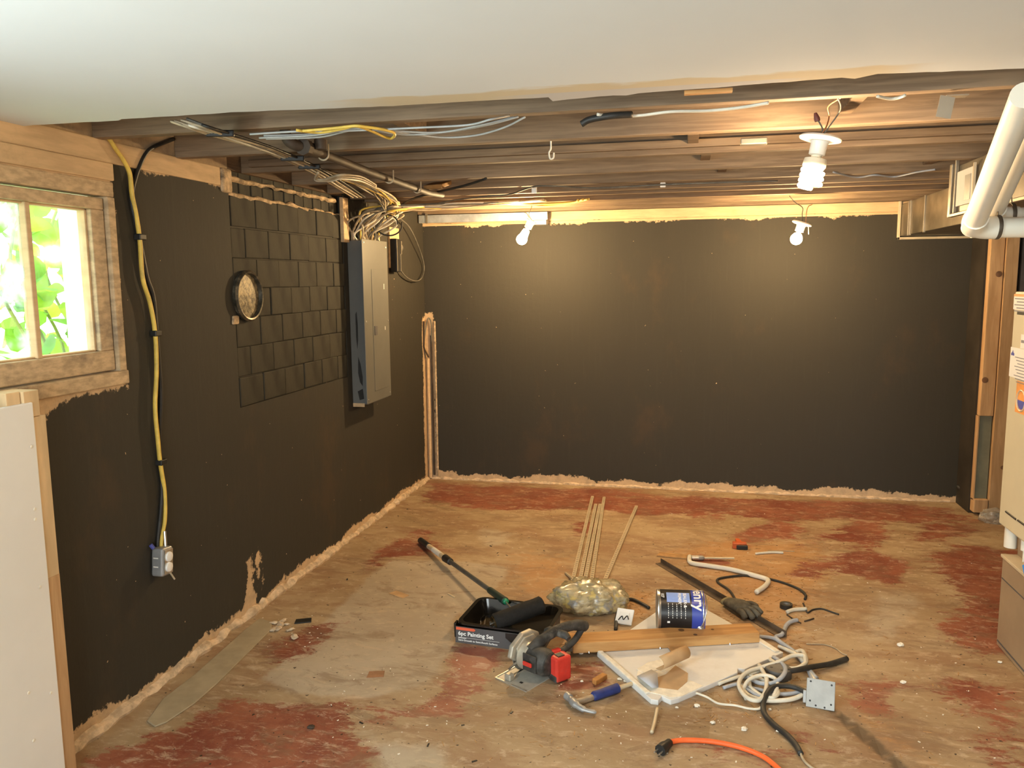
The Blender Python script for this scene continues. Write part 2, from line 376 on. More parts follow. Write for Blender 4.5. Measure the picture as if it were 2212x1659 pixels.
def floor_mat():
    t = NT('worn_painted_concrete'); red = t.attr('red'); grey = t.attr('grey'); dust = t.attr('dust'); crack = t.attr('crack')
    def cen(v, k): return t.math('MULTIPLY_ADD', v, k, -k/2)
    nA = t.noise(1.6, 7, 0.6); nB = t.noise(7, 9, 0.7); nC = t.noise(42, 8, 0.75); nS = t.noise(3.0, 9, 0.70, (0.75, 1.7, 1), dist=0.3); nF = t.noise(15, 9, 0.75, (0.7, 1.7, 1), dist=0.5)
    base = t.mix(t.ramp(nA, 0.35, 0.65), (0.33, 0.225, 0.125), (0.43, 0.315, 0.19))
    base = t.mix(t.math('MULTIPLY', t.ramp(nS, 0.44, 0.60), 0.7), base, (0.27, 0.15, 0.08))
    base = t.mix(t.math('MULTIPLY', t.ramp(t.math('ADD', grey, cen(nB, 0.7)), 0.35, 0.65), 0.8), base, t.mix(t.ramp(nA, .4, .65), (0.40, 0.33, 0.24), (0.49, 0.42, 0.32)))
    base = t.mix(t.math('MULTIPLY', t.ramp(t.math('ADD', dust, cen(nF, 1.6)), 0.3, 0.8), 0.7), base, (0.46, 0.235, 0.085))
    cov = t.math('ADD', red, t.math('ADD', cen(nS, 1.5), cen(nF, 1.2)))
    cov = t.math('ADD', cov, cen(nC, 0.6))
    rf = t.ramp(cov, 0.36, 0.56)
    redc = t.mix(t.ramp(t.noise(4, 8, 0.7), 0.38, 0.64), (0.205, 0.046, 0.028), (0.31, 0.10, 0.055))
    c = t.mix(t.math('MULTIPLY', rf, 0.92), base, redc)
    scuff = t.math('MULTIPLY', t.ramp(t.noise(19, 9, 0.78, (0.8, 1.5, 1), dist=0.8), 0.52, 0.64), 0.5)
    c = t.mix(scuff, c, (0.58, 0.46, 0.33))
    wear = t.math('MULTIPLY', t.ramp(t.noise(5, 9, 0.75, (0.7, 1.5, 1), dist=0.8), 0.50, 0.62), 0.5)
    c = t.mix(wear, c, (0.20, 0.12, 0.07))
    pale = t.math('MULTIPLY', t.ramp(t.noise(9, 9, 0.75, (0.6, 1.9, 1), dist=0.6), 0.55, 0.66), 0.55)
    c = t.mix(pale, c, (0.56, 0.42, 0.28))
    spots = t.ramp(t.noise(60, 2, 0.4), 0.70, 0.74)
    c = t.mix(spots, c, (0.06, 0.04, 0.025))
    ck = t.ramp(t.math('ADD', crack, cen(nB, 0.03)), -0.008, 0.010)
    c = t.mix(t.math('MULTIPLY', ck, 0.8), c, (0.085, 0.058, 0.035))
    t.col(c)
    t.l(t.math('MULTIPLY_ADD', t.math('ADD', rf, nB), -0.16, 0.68), t.b.inputs['Roughness'])
    t.set(spec=0.4)
    h = t.math('ADD', t.math('MULTIPLY', rf, 0.25), t.math('ADD', nB, t.math('MULTIPLY', nC, 0.5)))
    t.bump(t.math('SUBTRACT', h, t.math('MULTIPLY', ck, 0.6)), 0.4, 0.004)
    return t.m
xs_ = np.arange(-0.02, 4.82, 0.035); ys_ = np.arange(-8.52, 0.06, 0.035)
floor = gridmesh('floor', xs_, ys_, lambda U, V: (U, V, -0.004*np.clip(0.5+sdpoly(U, V, CRACK)/0.03, 0, 1)),
                 lambda U, V: np.zeros(U.shape, bool),
                 {'red': fld(RED), 'grey': fld(GREY), 'dust': fld(DUST), 'crack': lambda U, V: sdpoly(U, V, CRACK)}, floor_mat())
tag(floor, 'concrete basement floor with worn red paint')
# smooth cement patch beside the left wall
pp = FP([(318,1560),(352,1512),(420,1460),(470,1415),(530,1362),(560,1338),(588,1345),(586,1362),(556,1392),(520,1428),(470,1478),(420,1522),(360,1562),(335,1572)])
m = MB(); m.prism(pp, 0.0005, 0.006); m.build('cement_patch', MAT['concrete'], floor, bevel=0.004)

# ---------------------------------------------------------------- left wall
WY0, WY1, WZ0, WZ1 = -3.66, -3.05, 1.095, 1.69       # window opening
BY0, BY1, BZ0, BZ1 = -2.362, -1.30, 0.885, 1.741      # bare block area
def lwpx(pts): return [(WL(*p)[1], WL(*p)[2]) for p in pts]
UNP = [lwpx([(232,345),(240,392),(258,650),(271,800),(276,832),(250,840),(200,846),(150,860),(115,876),(102,892),(90,912),(60,930),(-300,990),(-300,250)]),
       lwpx([(534,1203),(541,1203),(544,1235),(540,1262),(534,1250)]), lwpx([(552,1189),(560,1187),(566,1214),(554,1222)]),
       lwpx([(552,1232),(559,1227),(569,1240),(558,1244)]), lwpx([(532,1252),(543,1252),(556,1290),(556,1330),(525,1330),(530,1300)]),
       lwpx([(562,1244),(568,1243),(571,1262),(564,1268)]), lwpx([(610,1240),(614,1239),(614,1256),(610,1257)]),
       [(-0.07, -0.1), (-0.07, 1.02), (-0.05, 1.15), (0.1, 1.16), (0.1, -0.1)]]
def lw_paint(U, V):
    wob = 0.012*np.sin(U*9)+0.008*np.sin(U*23+1)
    d = V-(0.045+wob)
    for p in UNP: d = np.minimum(d, -sdpoly(U, V, p))
    d = np.minimum(d, np.where((V > 1.60) & (U < -2.3), 1.775-V+0.02*np.sin(U*14), 9))
    return d
def lw_pos(U, V):
    inb = (U > BY0) & (U < BY1) & (V > BZ0)
    X = np.where(inb, -0.006, 0.0)
    X = np.where((U > BY0) & (U < BY1) & (V > BZ1), -0.024, X)
    return (X, U, V)
e_ = 0.0008
us = np.unique(np.concatenate([np.arange(-8.5, 0.001, 0.03), [WY0, WY1, BY0, BY0+e_, BY1, BY1-e_, -5.9, -4.5, 0.0]]))
vs = np.unique(np.concatenate([np.arange(0, 2.03, 0.03), [WZ0, WZ1, BZ0, BZ0+e_, BZ1, BZ1+e_, 1.10, 1.65, 2.03]]))
wl = gridmesh('wall_left', us, vs, lw_pos,
              lambda U, V: ((U > WY0) & (U < WY1) & (V > WZ0) & (V < WZ1)) | ((U > -5.9) & (U < -4.5) & (V > 1.10) & (V < 1.65)), {'paint': lw_paint}, MAT['wall'])  # second gap is an unseen opening added for the side lamp
tag(wl, 'black painted left basement wall with bare block area')
m = MB()
for lo, hi in (((-0.15, -8.6, -0.1), (-0.04, -5.9, 2.1)), ((-0.15, -5.9, -0.1), (-0.04, -4.5, 1.10)), ((-0.15, -5.9, 1.65), (-0.04, -4.5, 2.1)),
               ((-0.15, -4.5, -0.1), (-0.04, WY0, 2.1)), ((-0.15, WY0, -0.1), (-0.04, WY1, WZ0)), ((-0.15, WY0, WZ1), (-0.04, WY1, 2.1)),
               ((-0.15, WY1, -0.1), (-0.04, 0.2, 2.1))): m.box(lo, hi)
m.build('masonry_core', MAT['mortar'], wl)
# concrete blocks, each its own
def blockmesh(name, w_, h_, d_=0.02):
    m = MB(); m.box((0, -w_/2, -h_/2), (d_, w_/2, h_/2)); o = m.build(name, MAT['block'], wl, bevel=0.004, segs=2); return o
first = blockmesh('concrete_block', 0.181, 0.1195)
rows = [(1.678, -2.168), (1.553, -2.259), (1.431, -2.182), (1.311, -2.264), (1.190, -2.17), (1.069, -2.26), (0.948, -2.17)]
cnt = 0
for ri, (zc, y0) in enumerate(rows):
    y = y0-0.187*2
    while y < BY1:
        a, b = max(y, BY0), min(y+0.187, BY1)
        if b-a > 0.03:
            o = first if cnt == 0 else dupe(first, wl); cnt += 1
            o.location = (-0.0205+R.uniform(-.001, .003), (a+b)/2, zc+R.uniform(-.002, .002)); o.scale = (1, (b-a-0.003)/0.181, 1)
            o.rotation_euler = (R.uniform(-.006, .006), 0, R.uniform(-.012, .012))
        y += 0.187
m = MB(); m.box((0, -0.044, -0.026), (0.018, 0.044, 0.026)); fb = m.build('brick', MAT['block'], wl, bevel=0.004)
cnt = 0
for zc, y0, z2 in ((1.773, -2.31, 1), (1.842, -2.30, 1.1), (1.905, -2.345, 1.0), (1.965, -2.3, 1.0)):
    for k in range(11):
        o = fb if cnt == 0 else dupe(fb, wl); cnt += 1
        o.location = (-0.034-(0.006 if zc > 1.8 else 0)+R.uniform(-.001, .002), y0+0.094*k+R.uniform(-.004, .004), zc); o.scale = (1, 1, z2); o.rotation_euler = (R.uniform(-.02, .02), 0, R.uniform(-.02, .02))
# ragged mortar ledges
def ledge(pts, r, mat, name, parent):
    P_ = []
    for i in range(len(pts)-1):
        a, b = Vector(pts[i]), Vector(pts[i+1])
        for k in range(14): P_.append(a.lerp(b, k/14)+Vector((R.uniform(-.004, .006), 0, R.uniform(-.005, .005))))
    P_.append(Vector(pts[-1])); m = MB(); m.tube(P_, [r*R.uniform(.45, 1.35) for _ in P_], 6); return m.build(name, mat, parent, smooth=True)
ledge([(-0.012, BY0, 1.742), (-0.012, -1.8, 1.742), (-0.012, BY1, 1.739)], 0.011, MAT['mortar'], 'mortar_ledge', wl)
ledge([(-0.016, BY0, 1.807), (-0.016, -1.8, 1.808), (-0.016, -1.34, 1.806)], 0.010, MAT['mortar'], 'mortar_ledge', wl)
# painted top plate and its chipped end
m = MB(); m.box((-0.03, -8.5, 1.768), (0.006, -2.42, ZJ+0.004)); m.build('top_plate', MAT['plate'], wl, bevel=0.004)
m = MB(); m.box((-0.03, -2.415, 1.745), (0.012, -2.345, 1.838)); o = m.build('plate_end_block', MAT['mortar'], wl, bevel=0.01)
m = MB(); m.box((-0.03, -8.5, ZJ+0.004), (-0.001, 0.0, 2.03)); m.build('rim_board', MAT['subfloor'], wl)
# rough cove of rubble at the wall's foot
P_ = []; rr = []
y = -4.2
while y < -0.03:
    P_.append((0.0+R.uniform(-.006, .008), y, 0.004+R.uniform(-.006, .01))); rr.append(0.022*R.uniform(0.75, 1.25)); y += 0.035
m = MB(); m.tube(P_, rr, 8); m.build('mortar_cove', MAT['cove'], wl, smooth=True)
# round flue thimble
tc_ = WL(531, 639); m = MB(); rot = Matrix.Translation((0.001, tc_.y, tc_.z)) @ Matrix.Rotation(math.radians(90), 4, 'Y')
fl = thing('flue_thimble', 'round sealed flue opening with metal rim set in the black block wall', 'flue cover', (0, tc_.y, tc_.z))
m = MB(); m.lathe([(0.088, 0.0), (0.102, 0.0), (0.106, 0.016), (0.098, 0.024), (0.092, 0.022), (0.089, 0.004)], 40, rot, cap=False); m.build('rim', M('worn_black_rim', (0.09, 0.08, 0.06), 0.35, 0.5, var=0.5, scale=40, dirt=(0.5, 0.42, 0.3), dirt_amt=0.7), fl, smooth=True)
m = MB(); m.lathe([(0.092, -0.004), (0.09, 0.006), (0.0, 0.009)], 40, rot); m.build('cap_disc', MAT['thimble'], fl, smooth=True)
m = MB(); a = WL(506, 690); m.obox((-.004, a.y-.02, a.z-.02), (0.012, 0, 0), (0, .045, 0), (0, 0.004, .035)); m.build('plaster_chip', MAT['mortar'], fl, bevel=0.008)

# ---------------------------------------------------------------- window in the left wall
win = empty('window_1', (0, (WY0+WY1)/2, WZ0)); struct(win); tag(win, 'old two-pane basement window in a stained wooden frame')
def wbox(name, y0, y1, z0, z1, x0, x1, mat='winwood', bevel=0.004, par=None):
    m = MB(); m.box((x0, y0, z0), (x1, y1, z1)); return m.build(name, MAT[mat], par or win, bevel=bevel)
wbox('head_board', -3.75, -3.018, 1.714, 1.768, -0.03, 0.010, 'plate')
wbox('head_casing', -3.75, -3.018, 1.664, 1.711, -0.05, 0.004, 'winwood')
wbox('side_casing', -3.052, -3.018, 1.075, 1.664, -0.06, 0.006, 'winwood')
wbox('side_casing', -3.70, -3.662, 1.075, 1.664, -0.06, 0.006, 'winwood')
wbox('sill', -3.75, -3.018, 1.072, 1.116, -0.10, 0.012, 'winwood')
sash = wbox('sash_top_rail', -3.655, -3.056, 1.622, 1.658, -0.05, -0.006)
wbox('sash_bottom_rail', -3.655, -3.056, 1.120, 1.184, -0.05, -0.006)
wbox('sash_stile', -3.113, -3.056, 1.184, 1.622, -0.05, -0.007)
wbox('sash_stile', -3.655, -3.60, 1.184, 1.622, -0.05, -0.007)
wbox('muntin', -3.356, -3.338, 1.184, 1.622, -0.045, -0.012, 'plate', 0.003)
for y0 in (-3.113, -3.126): pass
def bead(y0, y1, z0, z1): wbox('glazing_bead', y0, y1, z0, z1, -0.05, -0.022, 'plate', 0.002)
bead(-3.122, -3.113, 1.184, 1.622); bead(-3.60, -3.592, 1.184, 1.622)
bead(-3.60, -3.113, 1.184, 1.19); bead(-3.60, -3.113, 1.616, 1.622)
def glass(name, haze, tint):
    t = NT(name); tr = t.n('ShaderNodeBsdfTransparent'); gl = t.n('ShaderNodeBsdfGlossy'); df = t.n('ShaderNodeBsdfDiffuse'); tl = t.n('ShaderNodeBsdfTranslucent')
    gl.inputs['Roughness'].default_value = 0.05; tr.inputs[0].default_value = (0.95, 0.98, 0.96, 1); tl.inputs[0].default_value = (*tint, 1)
    m1 = t.n('ShaderNodeMixShader'); m1.inputs[0].default_value = 0.05; t.l(tr.outputs[0], m1.inputs[1]); t.l(gl.outputs[0], m1.inputs[2])
    m2 = t.n('ShaderNodeMixShader'); t.l(t.math('MULTIPLY', t.ramp(t.noise(7, 5, 0.6), 0.4, 0.7), haze), m2.inputs[0])
    t.l(m1.outputs[0], m2.inputs[1]); t.l(tl.outputs[0], m2.inputs[2])
    t.l(m2.outputs[0], t.t.nodes['Material Output'].inputs['Surface']); return t.m
MAT['glass1'] = glass('clean_window_glass', 0.06, (0.8, 0.9, 0.95)); MAT['glass2'] = glass('dusty_window_glass', 0.55, (0.75, 0.92, 0.95))
m = MB(); m.box((-0.036, -3.338, 1.186), (-0.032, -3.12, 1.62)); m.build('window_pane', MAT['glass1'], win)
m = MB(); m.box((-0.036, -3.594, 1.186), (-0.032, -3.356, 1.62)); m.build('window_pane', MAT['glass2'], win)
m = MB(); m.box((-0.17, -3.062, 1.09), (-0.055, -3.05, 1.69)); m.build('outer_jamb', MAT['jambwhite'], win)
m = MB(); m.box((-0.17, -3.66, 1.675), (-0.055, -3.05, 1.69)); m.build('outer_jamb', MAT['jambwhite'], win)
m = MB(); m.box((-0.24, -3.66, 1.08), (-0.052, -3.05, 1.10)); m.build('outer_sill', MAT['jambwhite'], win)
# garden outside: ground and a leafy vine
m = MB(); m.box((-6, -7, 0.6), (-0.16, 3, 0.72)); o = struct(m.build('ground', M('sunlit_grass', (0.34, 0.46, 0.20), 0.95, var=0.4, scale=3, bump=0.3), origin=False)); tag(o, 'sunlit garden ground outside the window')
vine = thing('leafy_vine', 'bright green leafy vine growing outside the basement window', 'plant', (-0.95, -2.2, 0.72))
def leafmat(name, c):
    t = NT(name); cc = t.mix(t.ramp(t.noise(9, 3), .3, .7), tuple(x*.75 for x in c), c); t.col(cc); t.set(0.5, 0, 0.3)
    tl = t.n('ShaderNodeBsdfTranslucent'); t.l(t.mix(0.5, cc, (0.55, 0.75, 0.05)), tl.inputs[0]); mx = t.n('ShaderNodeMixShader'); mx.inputs[0].default_value = 0.55
    t.l(t.b.outputs[0], mx.inputs[1]); t.l(tl.outputs[0], mx.inputs[2]); t.l(mx.outputs[0], t.t.nodes['Material Output'].inputs['Surface']); return t.m
LM = [leafmat('leaf_green', (0.16, 0.42, 0.07)), leafmat('leaf_deep_green', (0.08, 0.30, 0.08)), leafmat('leaf_lime', (0.35, 0.55, 0.06))]
def leafmesh(mt):
    m = MB(); prof = [(0, 0), (.30, .06), (.46, .28), (.42, .52), (.24, .78), (0, 1.0)]
    vs_ = [(0, 0, 0)]; n = len(prof)
    pts = [(x, y, 0.10*abs(x)-0.18*(y-0.4)**2) for x, y in prof] + [(-x, y, 0.10*abs(x)-0.18*(y-0.4)**2) for x, y in prof[-2:0:-1]]
    mid = [(0, y, -0.18*(y-0.4)**2) for y in (0.06, .28, .52, .78)]
    k = len(pts); allv = pts+mid
    f = [(0, 1, k), (1, 2, k+1, k), (2, 3, k+2, k+1), (3, 4, k+3, k+2), (4, 5, k+3), (5, 6, k+3), (6, 7, k+2, k+3), (7, 8, k+1, k+2), (8, 9, k, k+1), (9, 0, k)]
    m.add(allv, f); return m.build('leaf', mt, vine, smooth='all', world=False)
LP = [leafmesh(a) for a in LM]; used = [False]*3
RL = random.Random(5)
for i in range(250):
    k = RL.choice((0, 0, 1, 2)); o = dupe(LP[k], vine) if used[k] else LP[k]; used[k] = True
    x = RL.uniform(-1.35, -0.35); dep = (1.78-x)/1.78
    yc = -5.24+(RL.uniform(-3.62, -3.02)+5.24)*dep; zc = 1.39+(RL.uniform(1.12, 1.66)-1.39)*dep
    o.location = (x+0.95, yc+2.2+RL.uniform(-.15, .25), zc-0.72)
    o.rotation_euler = (RL.uniform(-0.4, 1.9), RL.uniform(-.7, .7), RL.uniform(0, 6.28)); s_ = RL.uniform(.06, .125); o.scale = (s_, s_, s_)
for k in range(7):
    x = -0.45-0.12*k; y = -5.24+(-3.5+0.06*k+5.24)*((1.78-x)/1.78)
    m = MB(); m.tube(smoothpts([(x, y, .72), (x+.05, y+.1, 1.1), (x-.04, y+.05, 1.5), (x+.06, y+.22, 2.0)], 6), 0.006, 6); m.build('vine_stem', MAT['stem'], vine, smooth=True)

# ---------------------------------------------------------------- back wall
def bwpx(pts): return [(WB(*p)[0], WB(*p)[2]) for p in pts]
UNB = [bwpx([(900,676),(934,676),(940,745),(941,900),(946,1022),(950,1060),(900,1060),(915,900)])]
def bw_paint(U, V):
    wob = 0.010*np.sin(U*7+1)+0.014*np.sin(U*17)*np.sin(U*3.1)+0.006*np.sin(U*41)
    d = V-(0.046+wob)
    d = np.minimum(d, 1.764+0.006*np.sin(U*11)-V)
    d = np.minimum(d, np.where((V > 1.1), U+0.016, 9))
    for p in UNB: d = np.minimum(d, -sdpoly(U, V, p))
    return d
us = np.unique(np.concatenate([np.arange(0, 3.43, 0.025), [3.425]])); vs = np.unique(np.concatenate([np.arange(0, 2.03, 0.025), [2.03]]))
wb = gridmesh('wall_back', us, vs, lambda U, V: (U, 0*U, V), lambda U, V: np.zeros(U.shape, bool), {'paint': bw_paint}, MAT['wall'])
tag(wb, 'black painted back basement wall with ragged cream edges')
m = MB(); m.box((-0.2, 0.02, -0.1), (4.9, 0.16, 2.1)); m.build('masonry_core', MAT['mortar'], wb)
m = MB(); m.box((0.0, -0.012, 1.780), (3.45, 0.02, 1.838)); m.build('top_plate', MAT['plate'], wb, bevel=0.003)
m = MB(); m.box((0.0, -0.006, 1.764), (3.45, 0.02, 1.777)); m.build('plate_lip', MAT['plate'], wb, bevel=0.003)
m = MB(); m.box((0.0, -0.002, 1.84), (3.45, 0.02, 2.03)); m.build('rim_board', MAT['subfloor'], wb)
P_ = []; rr = []; x = 0.03
while x < 3.40:
    P_.append((x, 0.0+R.uniform(-.005, .004), 0.0+R.uniform(-.004, .006))); rr.append(0.014*R.uniform(.6, 1.3)); x += .03
m = MB(); m.tube(P_, rr, 6); m.build('mortar_cove', MAT['cove'], wb, smooth=True)

# ---------------------------------------------------------------- right and rear walls
m = MB()
m.box((3.424, -0.225, 0), (3.46, 0.02, 2.03)); m.box((3.46, -0.22, 0), (4.8, -0.18, 2.03)); m.box((4.75, -8.5, 0), (4.85, -0.2, 2.03))
wr = struct(m.build('wall_right', M('dark_brown_wall', (0.032, 0.025, 0.018), 0.7, var=0.3, scale=5, bump=0.2), origin=False)); tag(wr, 'dark right wall behind the furnace')
m = MB(); m.box((3.434, -0.275, 0.59), (3.506, -0.228, ZJ)); m.build('stud', MAT['stud'], wr, bevel=0.003)
m = MB(); m.box((3.510, -0.285, 0.0), (3.576, -0.24, ZJ)); m.build('stud', MAT['stud'], wr, bevel=0.003)
m = MB(); m.box((3.438, -0.262, 0.10), (3.504, -0.23, 0.588)); m.build('green_board', MAT['teal'], wr)
m = MB(); m.box((3.430, -0.27, 0.09), (3.437, -0.228, 0.588)); m.build('edge_strip', MAT['stud'], wr)
m = MB(); m.box((3.43, -0.29, 0.02), (3.506, -0.228, 0.10)); m.build('sole_block', MAT['stud'], wr, bevel=0.004)
m = MB(); m.box((3.60, -0.26, 0.0), (4.7, -0.222, ZJ)); m.build('wall_board', M('grey_brown_board', (0.13, 0.10, 0.08), 0.7, var=0.3, scale=4), wr)
for k, (px, py) in enumerate(((2128, 821), (2158, 592), (2166, 1010))):
    a = WB(px, py, -0.276 if k == 0 else -0.286); m = MB(); m.lathe([(0.0, 0), (.017 if k < 2 else .008, 0.0), (.012, .0015), (0, .0015)], 18, Matrix.Translation(a) @ Matrix.Rotation(math.radians(90), 4, 'X'), cap=False)
    m.build('knot', M('wood_knot', (0.16, 0.08, 0.04), 0.7), wr, smooth=True)
m = MB()
for lo, hi in (((-0.1, -8.6, 0), (0.5, -8.5, 2.03)), ((3.3, -8.6, 0), (4.85, -8.5, 2.03)), ((0.5, -8.6, 0), (3.3, -8.5, 0.12)), ((0.5, -8.6, 1.80), (3.3, -8.5, 2.03))): m.box(lo, hi)
o = struct(m.build('wall_rear', MAT['white'], origin=False)); tag(o, 'white rear wall with a wide opening added for daylight')  # wide gap added so daylight can come from behind the camera
m = MB(); m.box((-3, -14, -0.1), (7, -8.6, 0.0)); o = struct(m.build('patio', MAT['concrete'], origin=False)); tag(o, 'concrete patio behind the added rear opening')

# ---------------------------------------------------------------- ceiling: white drywall near, bare joists beyond
edge = [(-0.02, -3.357), (.30, -3.352), (.32, -3.362), (.64, -3.362), (.85, -3.345), (1.06, -3.325), (1.30, -3.322), (1.449, -3.318), (1.452, -3.275), (1.60, -3.296), (1.63, -3.286), (1.66, -3.300), (1.80, -3.31), (1.99, -3.325), (2.10, -3.335), (2.13, -3.318), (2.17, -3.345), (2.30, -3.332), (2.46, -3.315), (4.82, -3.32)]
E2 = []
for i in range(len(edge)-1):
    a, b = edge[i], edge[i+1]; k = max(1, int((b[0]-a[0])/0.03))
    for j in range(k): t_ = j/k; E2.append((a[0]+(b[0]-a[0])*t_, a[1]+(b[1]-a[1])*t_+R.uniform(-.003, .003)))
E2.append(edge[-1])
def ceil_mat():
    t = NT('white_ceiling_paint'); sx = t.n('ShaderNodeSeparateXYZ'); t.l(t.co(), sx.inputs[0]); x, y = sx.outputs[0], sx.outputs[1]
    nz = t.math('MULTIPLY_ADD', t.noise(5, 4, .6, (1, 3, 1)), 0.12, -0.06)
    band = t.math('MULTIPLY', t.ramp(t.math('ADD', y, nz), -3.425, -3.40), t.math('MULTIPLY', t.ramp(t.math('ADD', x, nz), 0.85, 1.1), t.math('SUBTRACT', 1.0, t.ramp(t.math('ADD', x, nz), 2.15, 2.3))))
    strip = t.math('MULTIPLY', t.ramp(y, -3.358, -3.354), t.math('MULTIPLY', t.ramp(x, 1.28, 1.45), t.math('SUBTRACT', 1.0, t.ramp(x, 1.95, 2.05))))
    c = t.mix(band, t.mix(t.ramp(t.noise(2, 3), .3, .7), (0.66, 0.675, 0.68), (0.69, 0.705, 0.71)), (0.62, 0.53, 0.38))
    c = t.mix(strip, c, (0.55, 0.53, 0.52)); t.col(c); t.set(0.95, 0, 0.1); t.bump(t.noise(4, 6, .6), 0.08, 0.01); return t.m
poly = [(4.82, -8.5), (-0.02, -8.5)]
m = MB(); m.prism(poly[1:]+[poly[0]]+E2[::-1], ZJ-0.0125, ZJ-0.0005)
ceil = struct(m.build('ceiling', ceil_mat(), origin=False)); tag(ceil, 'white painted drywall ceiling with open joists beyond')
m = MB(); m.box((0, 0, 0), (4.80, 0.038, 0.186)); j0 = m.build('joist', MAT['joist'], ceil, bevel=0.003)
JY = [-3.50, -3.09, -2.69, -2.262, -1.838, -1.472, -1.195, -1.00, -0.69, -0.36, -0.10]
for i, y in enumerate(JY):
    o = j0 if i == 0 else dupe(j0, ceil); o.location = (0.0, y, ZJ+R.uniform(-.002, .002))
m = MB(); m.box((0.05, -2.29, 1.853), (4.7, -2.263, 1.880)); m.build('ledger_strip', MAT['joist'], ceil, bevel=0.002)
m = MB(); m.box((0, 0, 0), (0.038, 0.36, 0.14)); b0 = m.build('blocking', MAT['joist'], ceil, bevel=0.002)
for i, (x, y) in enumerate(((1.77, -2.652), (1.82, -2.224), (1.90, -1.80), (1.95, -1.434), (2.95, -2.652), (2.2, -3.052), (0.9, -3.052), (2.75, -1.8))):
    o = b0 if i == 0 else dupe(b0, ceil); o.location = (x, y, ZJ+0.03)
    o.scale = (1, 0.96 if y > -1.5 and False else 1.0, 1)
m = MB(); m.box((-0.1, -8.6, 2.02), (4.9, 0.2, 2.06)); m.build('subfloor', MAT['subfloor'], ceil)
MAT['datacable'] = M('pale_grey_cable', (0.42, 0.43, 0.42), 0.5, var=0.12)

# ================================================================== LAMPS
MAT['cfl'] = EMIT('lit_cfl_tube', (1.0, 0.70, 0.40), 720.0)
MAT['bulb'] = EMIT('lit_bulb_glass', (1.0, 0.68, 0.33), 1600.0)
MAT['nut'] = M('dark_red_wire_nut', (0.16, 0.05, 0.04), 0.5)
def axis_m(p, d):                                      # frame at p whose +z runs along d
    d = Vector(d).normalized(); q = Vector((0, 0, 1)).rotation_difference(d); return Matrix.Translation(p) @ q.to_matrix().to_4x4()
def lampholder(label, top, tip, rf, cfl, wires):
    top, tip = Vector(top), Vector(tip); d = (tip-top).normalized(); L = (tip-top).length; k = axis_m(top, d)
    t = thing('lamp_holder', label, 'lamp', top)
    m = MB(); m.lathe([(0.006, -.006), (rf*.92, -.006), (rf, -.001), (rf*.97, .003), (rf*.8, .006), (.026, .008)], 32, k); m.build('flange', MAT['porcelain'], t, smooth=True)
    m = MB(); m.lathe([(.027, .006), (.023, .016), (.0225, .044), (.019, .046)], 24, k); m.build('socket', MAT['porcelain'], t, smooth=True)
    if cfl:
        m = MB(); m.lathe([(.014, .042), (.014, .052), (.030, .056), (.032, .066), (.032, .076), (.026, .086), (.020, .088)], 24, k); m.build('ballast_base', M('cfl_base', (.8, .72, .55), .4, var=.03), t, smooth=True)
        m = MB(); P_ = []
        for i in range(90):
            a = i/89*2*math.pi*3.4; f_ = i/89; r_ = .0275 if f_ < .9 else .0275*(1-f_)/.1*1+.004
            P_.append(k @ Vector((r_*math.cos(a), r_*math.sin(a), .088+f_*(L-.092))))
        m.tube(P_, .0062, 8)
        P2 = [k @ Vector((-.013, 0, .086)), k @ Vector((-.015, .004, .11)), k @ Vector((-.010, .0, L-.02))]; m.tube(P2, .006, 8)
        P2 = [k @ Vector((.013, 0, .086)), k @ Vector((.015, .004, .11)), k @ Vector((.010, .0, L-.02))]; m.tube(P2, .006, 8)
        m.build('spiral_tube', MAT['cfl'], t, smooth='all')
    else:
        m = MB(); m.lathe([(.013, .044), (.0135, .054), (.019, .060)], 20, k); m.build('bulb_collar', MAT['porcelain'], t, smooth=True)
        m = MB(); r_ = .031; prof = [(.018, .058)]
        for i in range(1, 10): a = -0.95+i/9*(math.pi/2+.95); prof.append((max(.0008, r_*math.cos(a)), L-r_+r_*math.sin(a)))
        m.lathe(prof, 24, k); m.build('bulb', MAT['bulb'], t, smooth='all')
    for pts, mt in wires:
        cable('wire', pts, 0.0022, MAT[mt], parent=t, n=6)
    return t
A = Vector((2.139, -2.80, 1.779))
L1 = lampholder('nearest lit lamp: spiral bulb hanging by wires from the white holder', A, (2.113, -2.80, 1.640), .058, True,
    [([A+Vector((.003, 0, .004)), A+Vector((.02, -.02, .03)), A+Vector((.035, -.09, .06)), (2.142, -3.04, 1.84), (2.13, -3.05, 1.87)], 'darkcable'),
     ([A+Vector((-.003, 0, .004)), A+Vector((.012, -.02, .03)), A+Vector((.01, -.07, .05)), A+Vector((.0, -.12, .065)), (2.15, -3.045, 1.84)], 'copper'),
     ([A+Vector((.0, .0, .004)), A+Vector((.003, -.01, .025)), A+Vector((-.012, -.02, .05))], 'darkcable')])
m = MB(); m.lathe([(.0075, 0), (.0085, .008), (.004, .024)], 10, axis_m(A+Vector((-.012, -.02, .045)), (-.3, 0, 1))); m.build('wire_nut', MAT['nut'], L1, smooth=True)
A = Vector((2.38, -0.62, 1.683))
L2 = lampholder('small lit lamp hanging before the black wall, below the nearest lamp', A, (2.345, -0.62, 1.571), .053, False,
    [([A+Vector((.004, 0, .004)), A+Vector((.0, -.0, .05)), A+Vector((.0, .0, .085)), A+Vector((-.04, 0, .115)), A+Vector((-.07, .0, .15))], 'darkcable'),
     ([A+Vector((.02, 0, .002)), A+Vector((.022, 0, .06)), A+Vector((.03, 0, .09)), A+Vector((.05, 0, .10))], 'copper'),
     ([A+Vector((.03, -.03, .0)), A+Vector((.033, -.035, -.06))], 'tan')])
A = Vector((0.879, -0.62, 1.734))
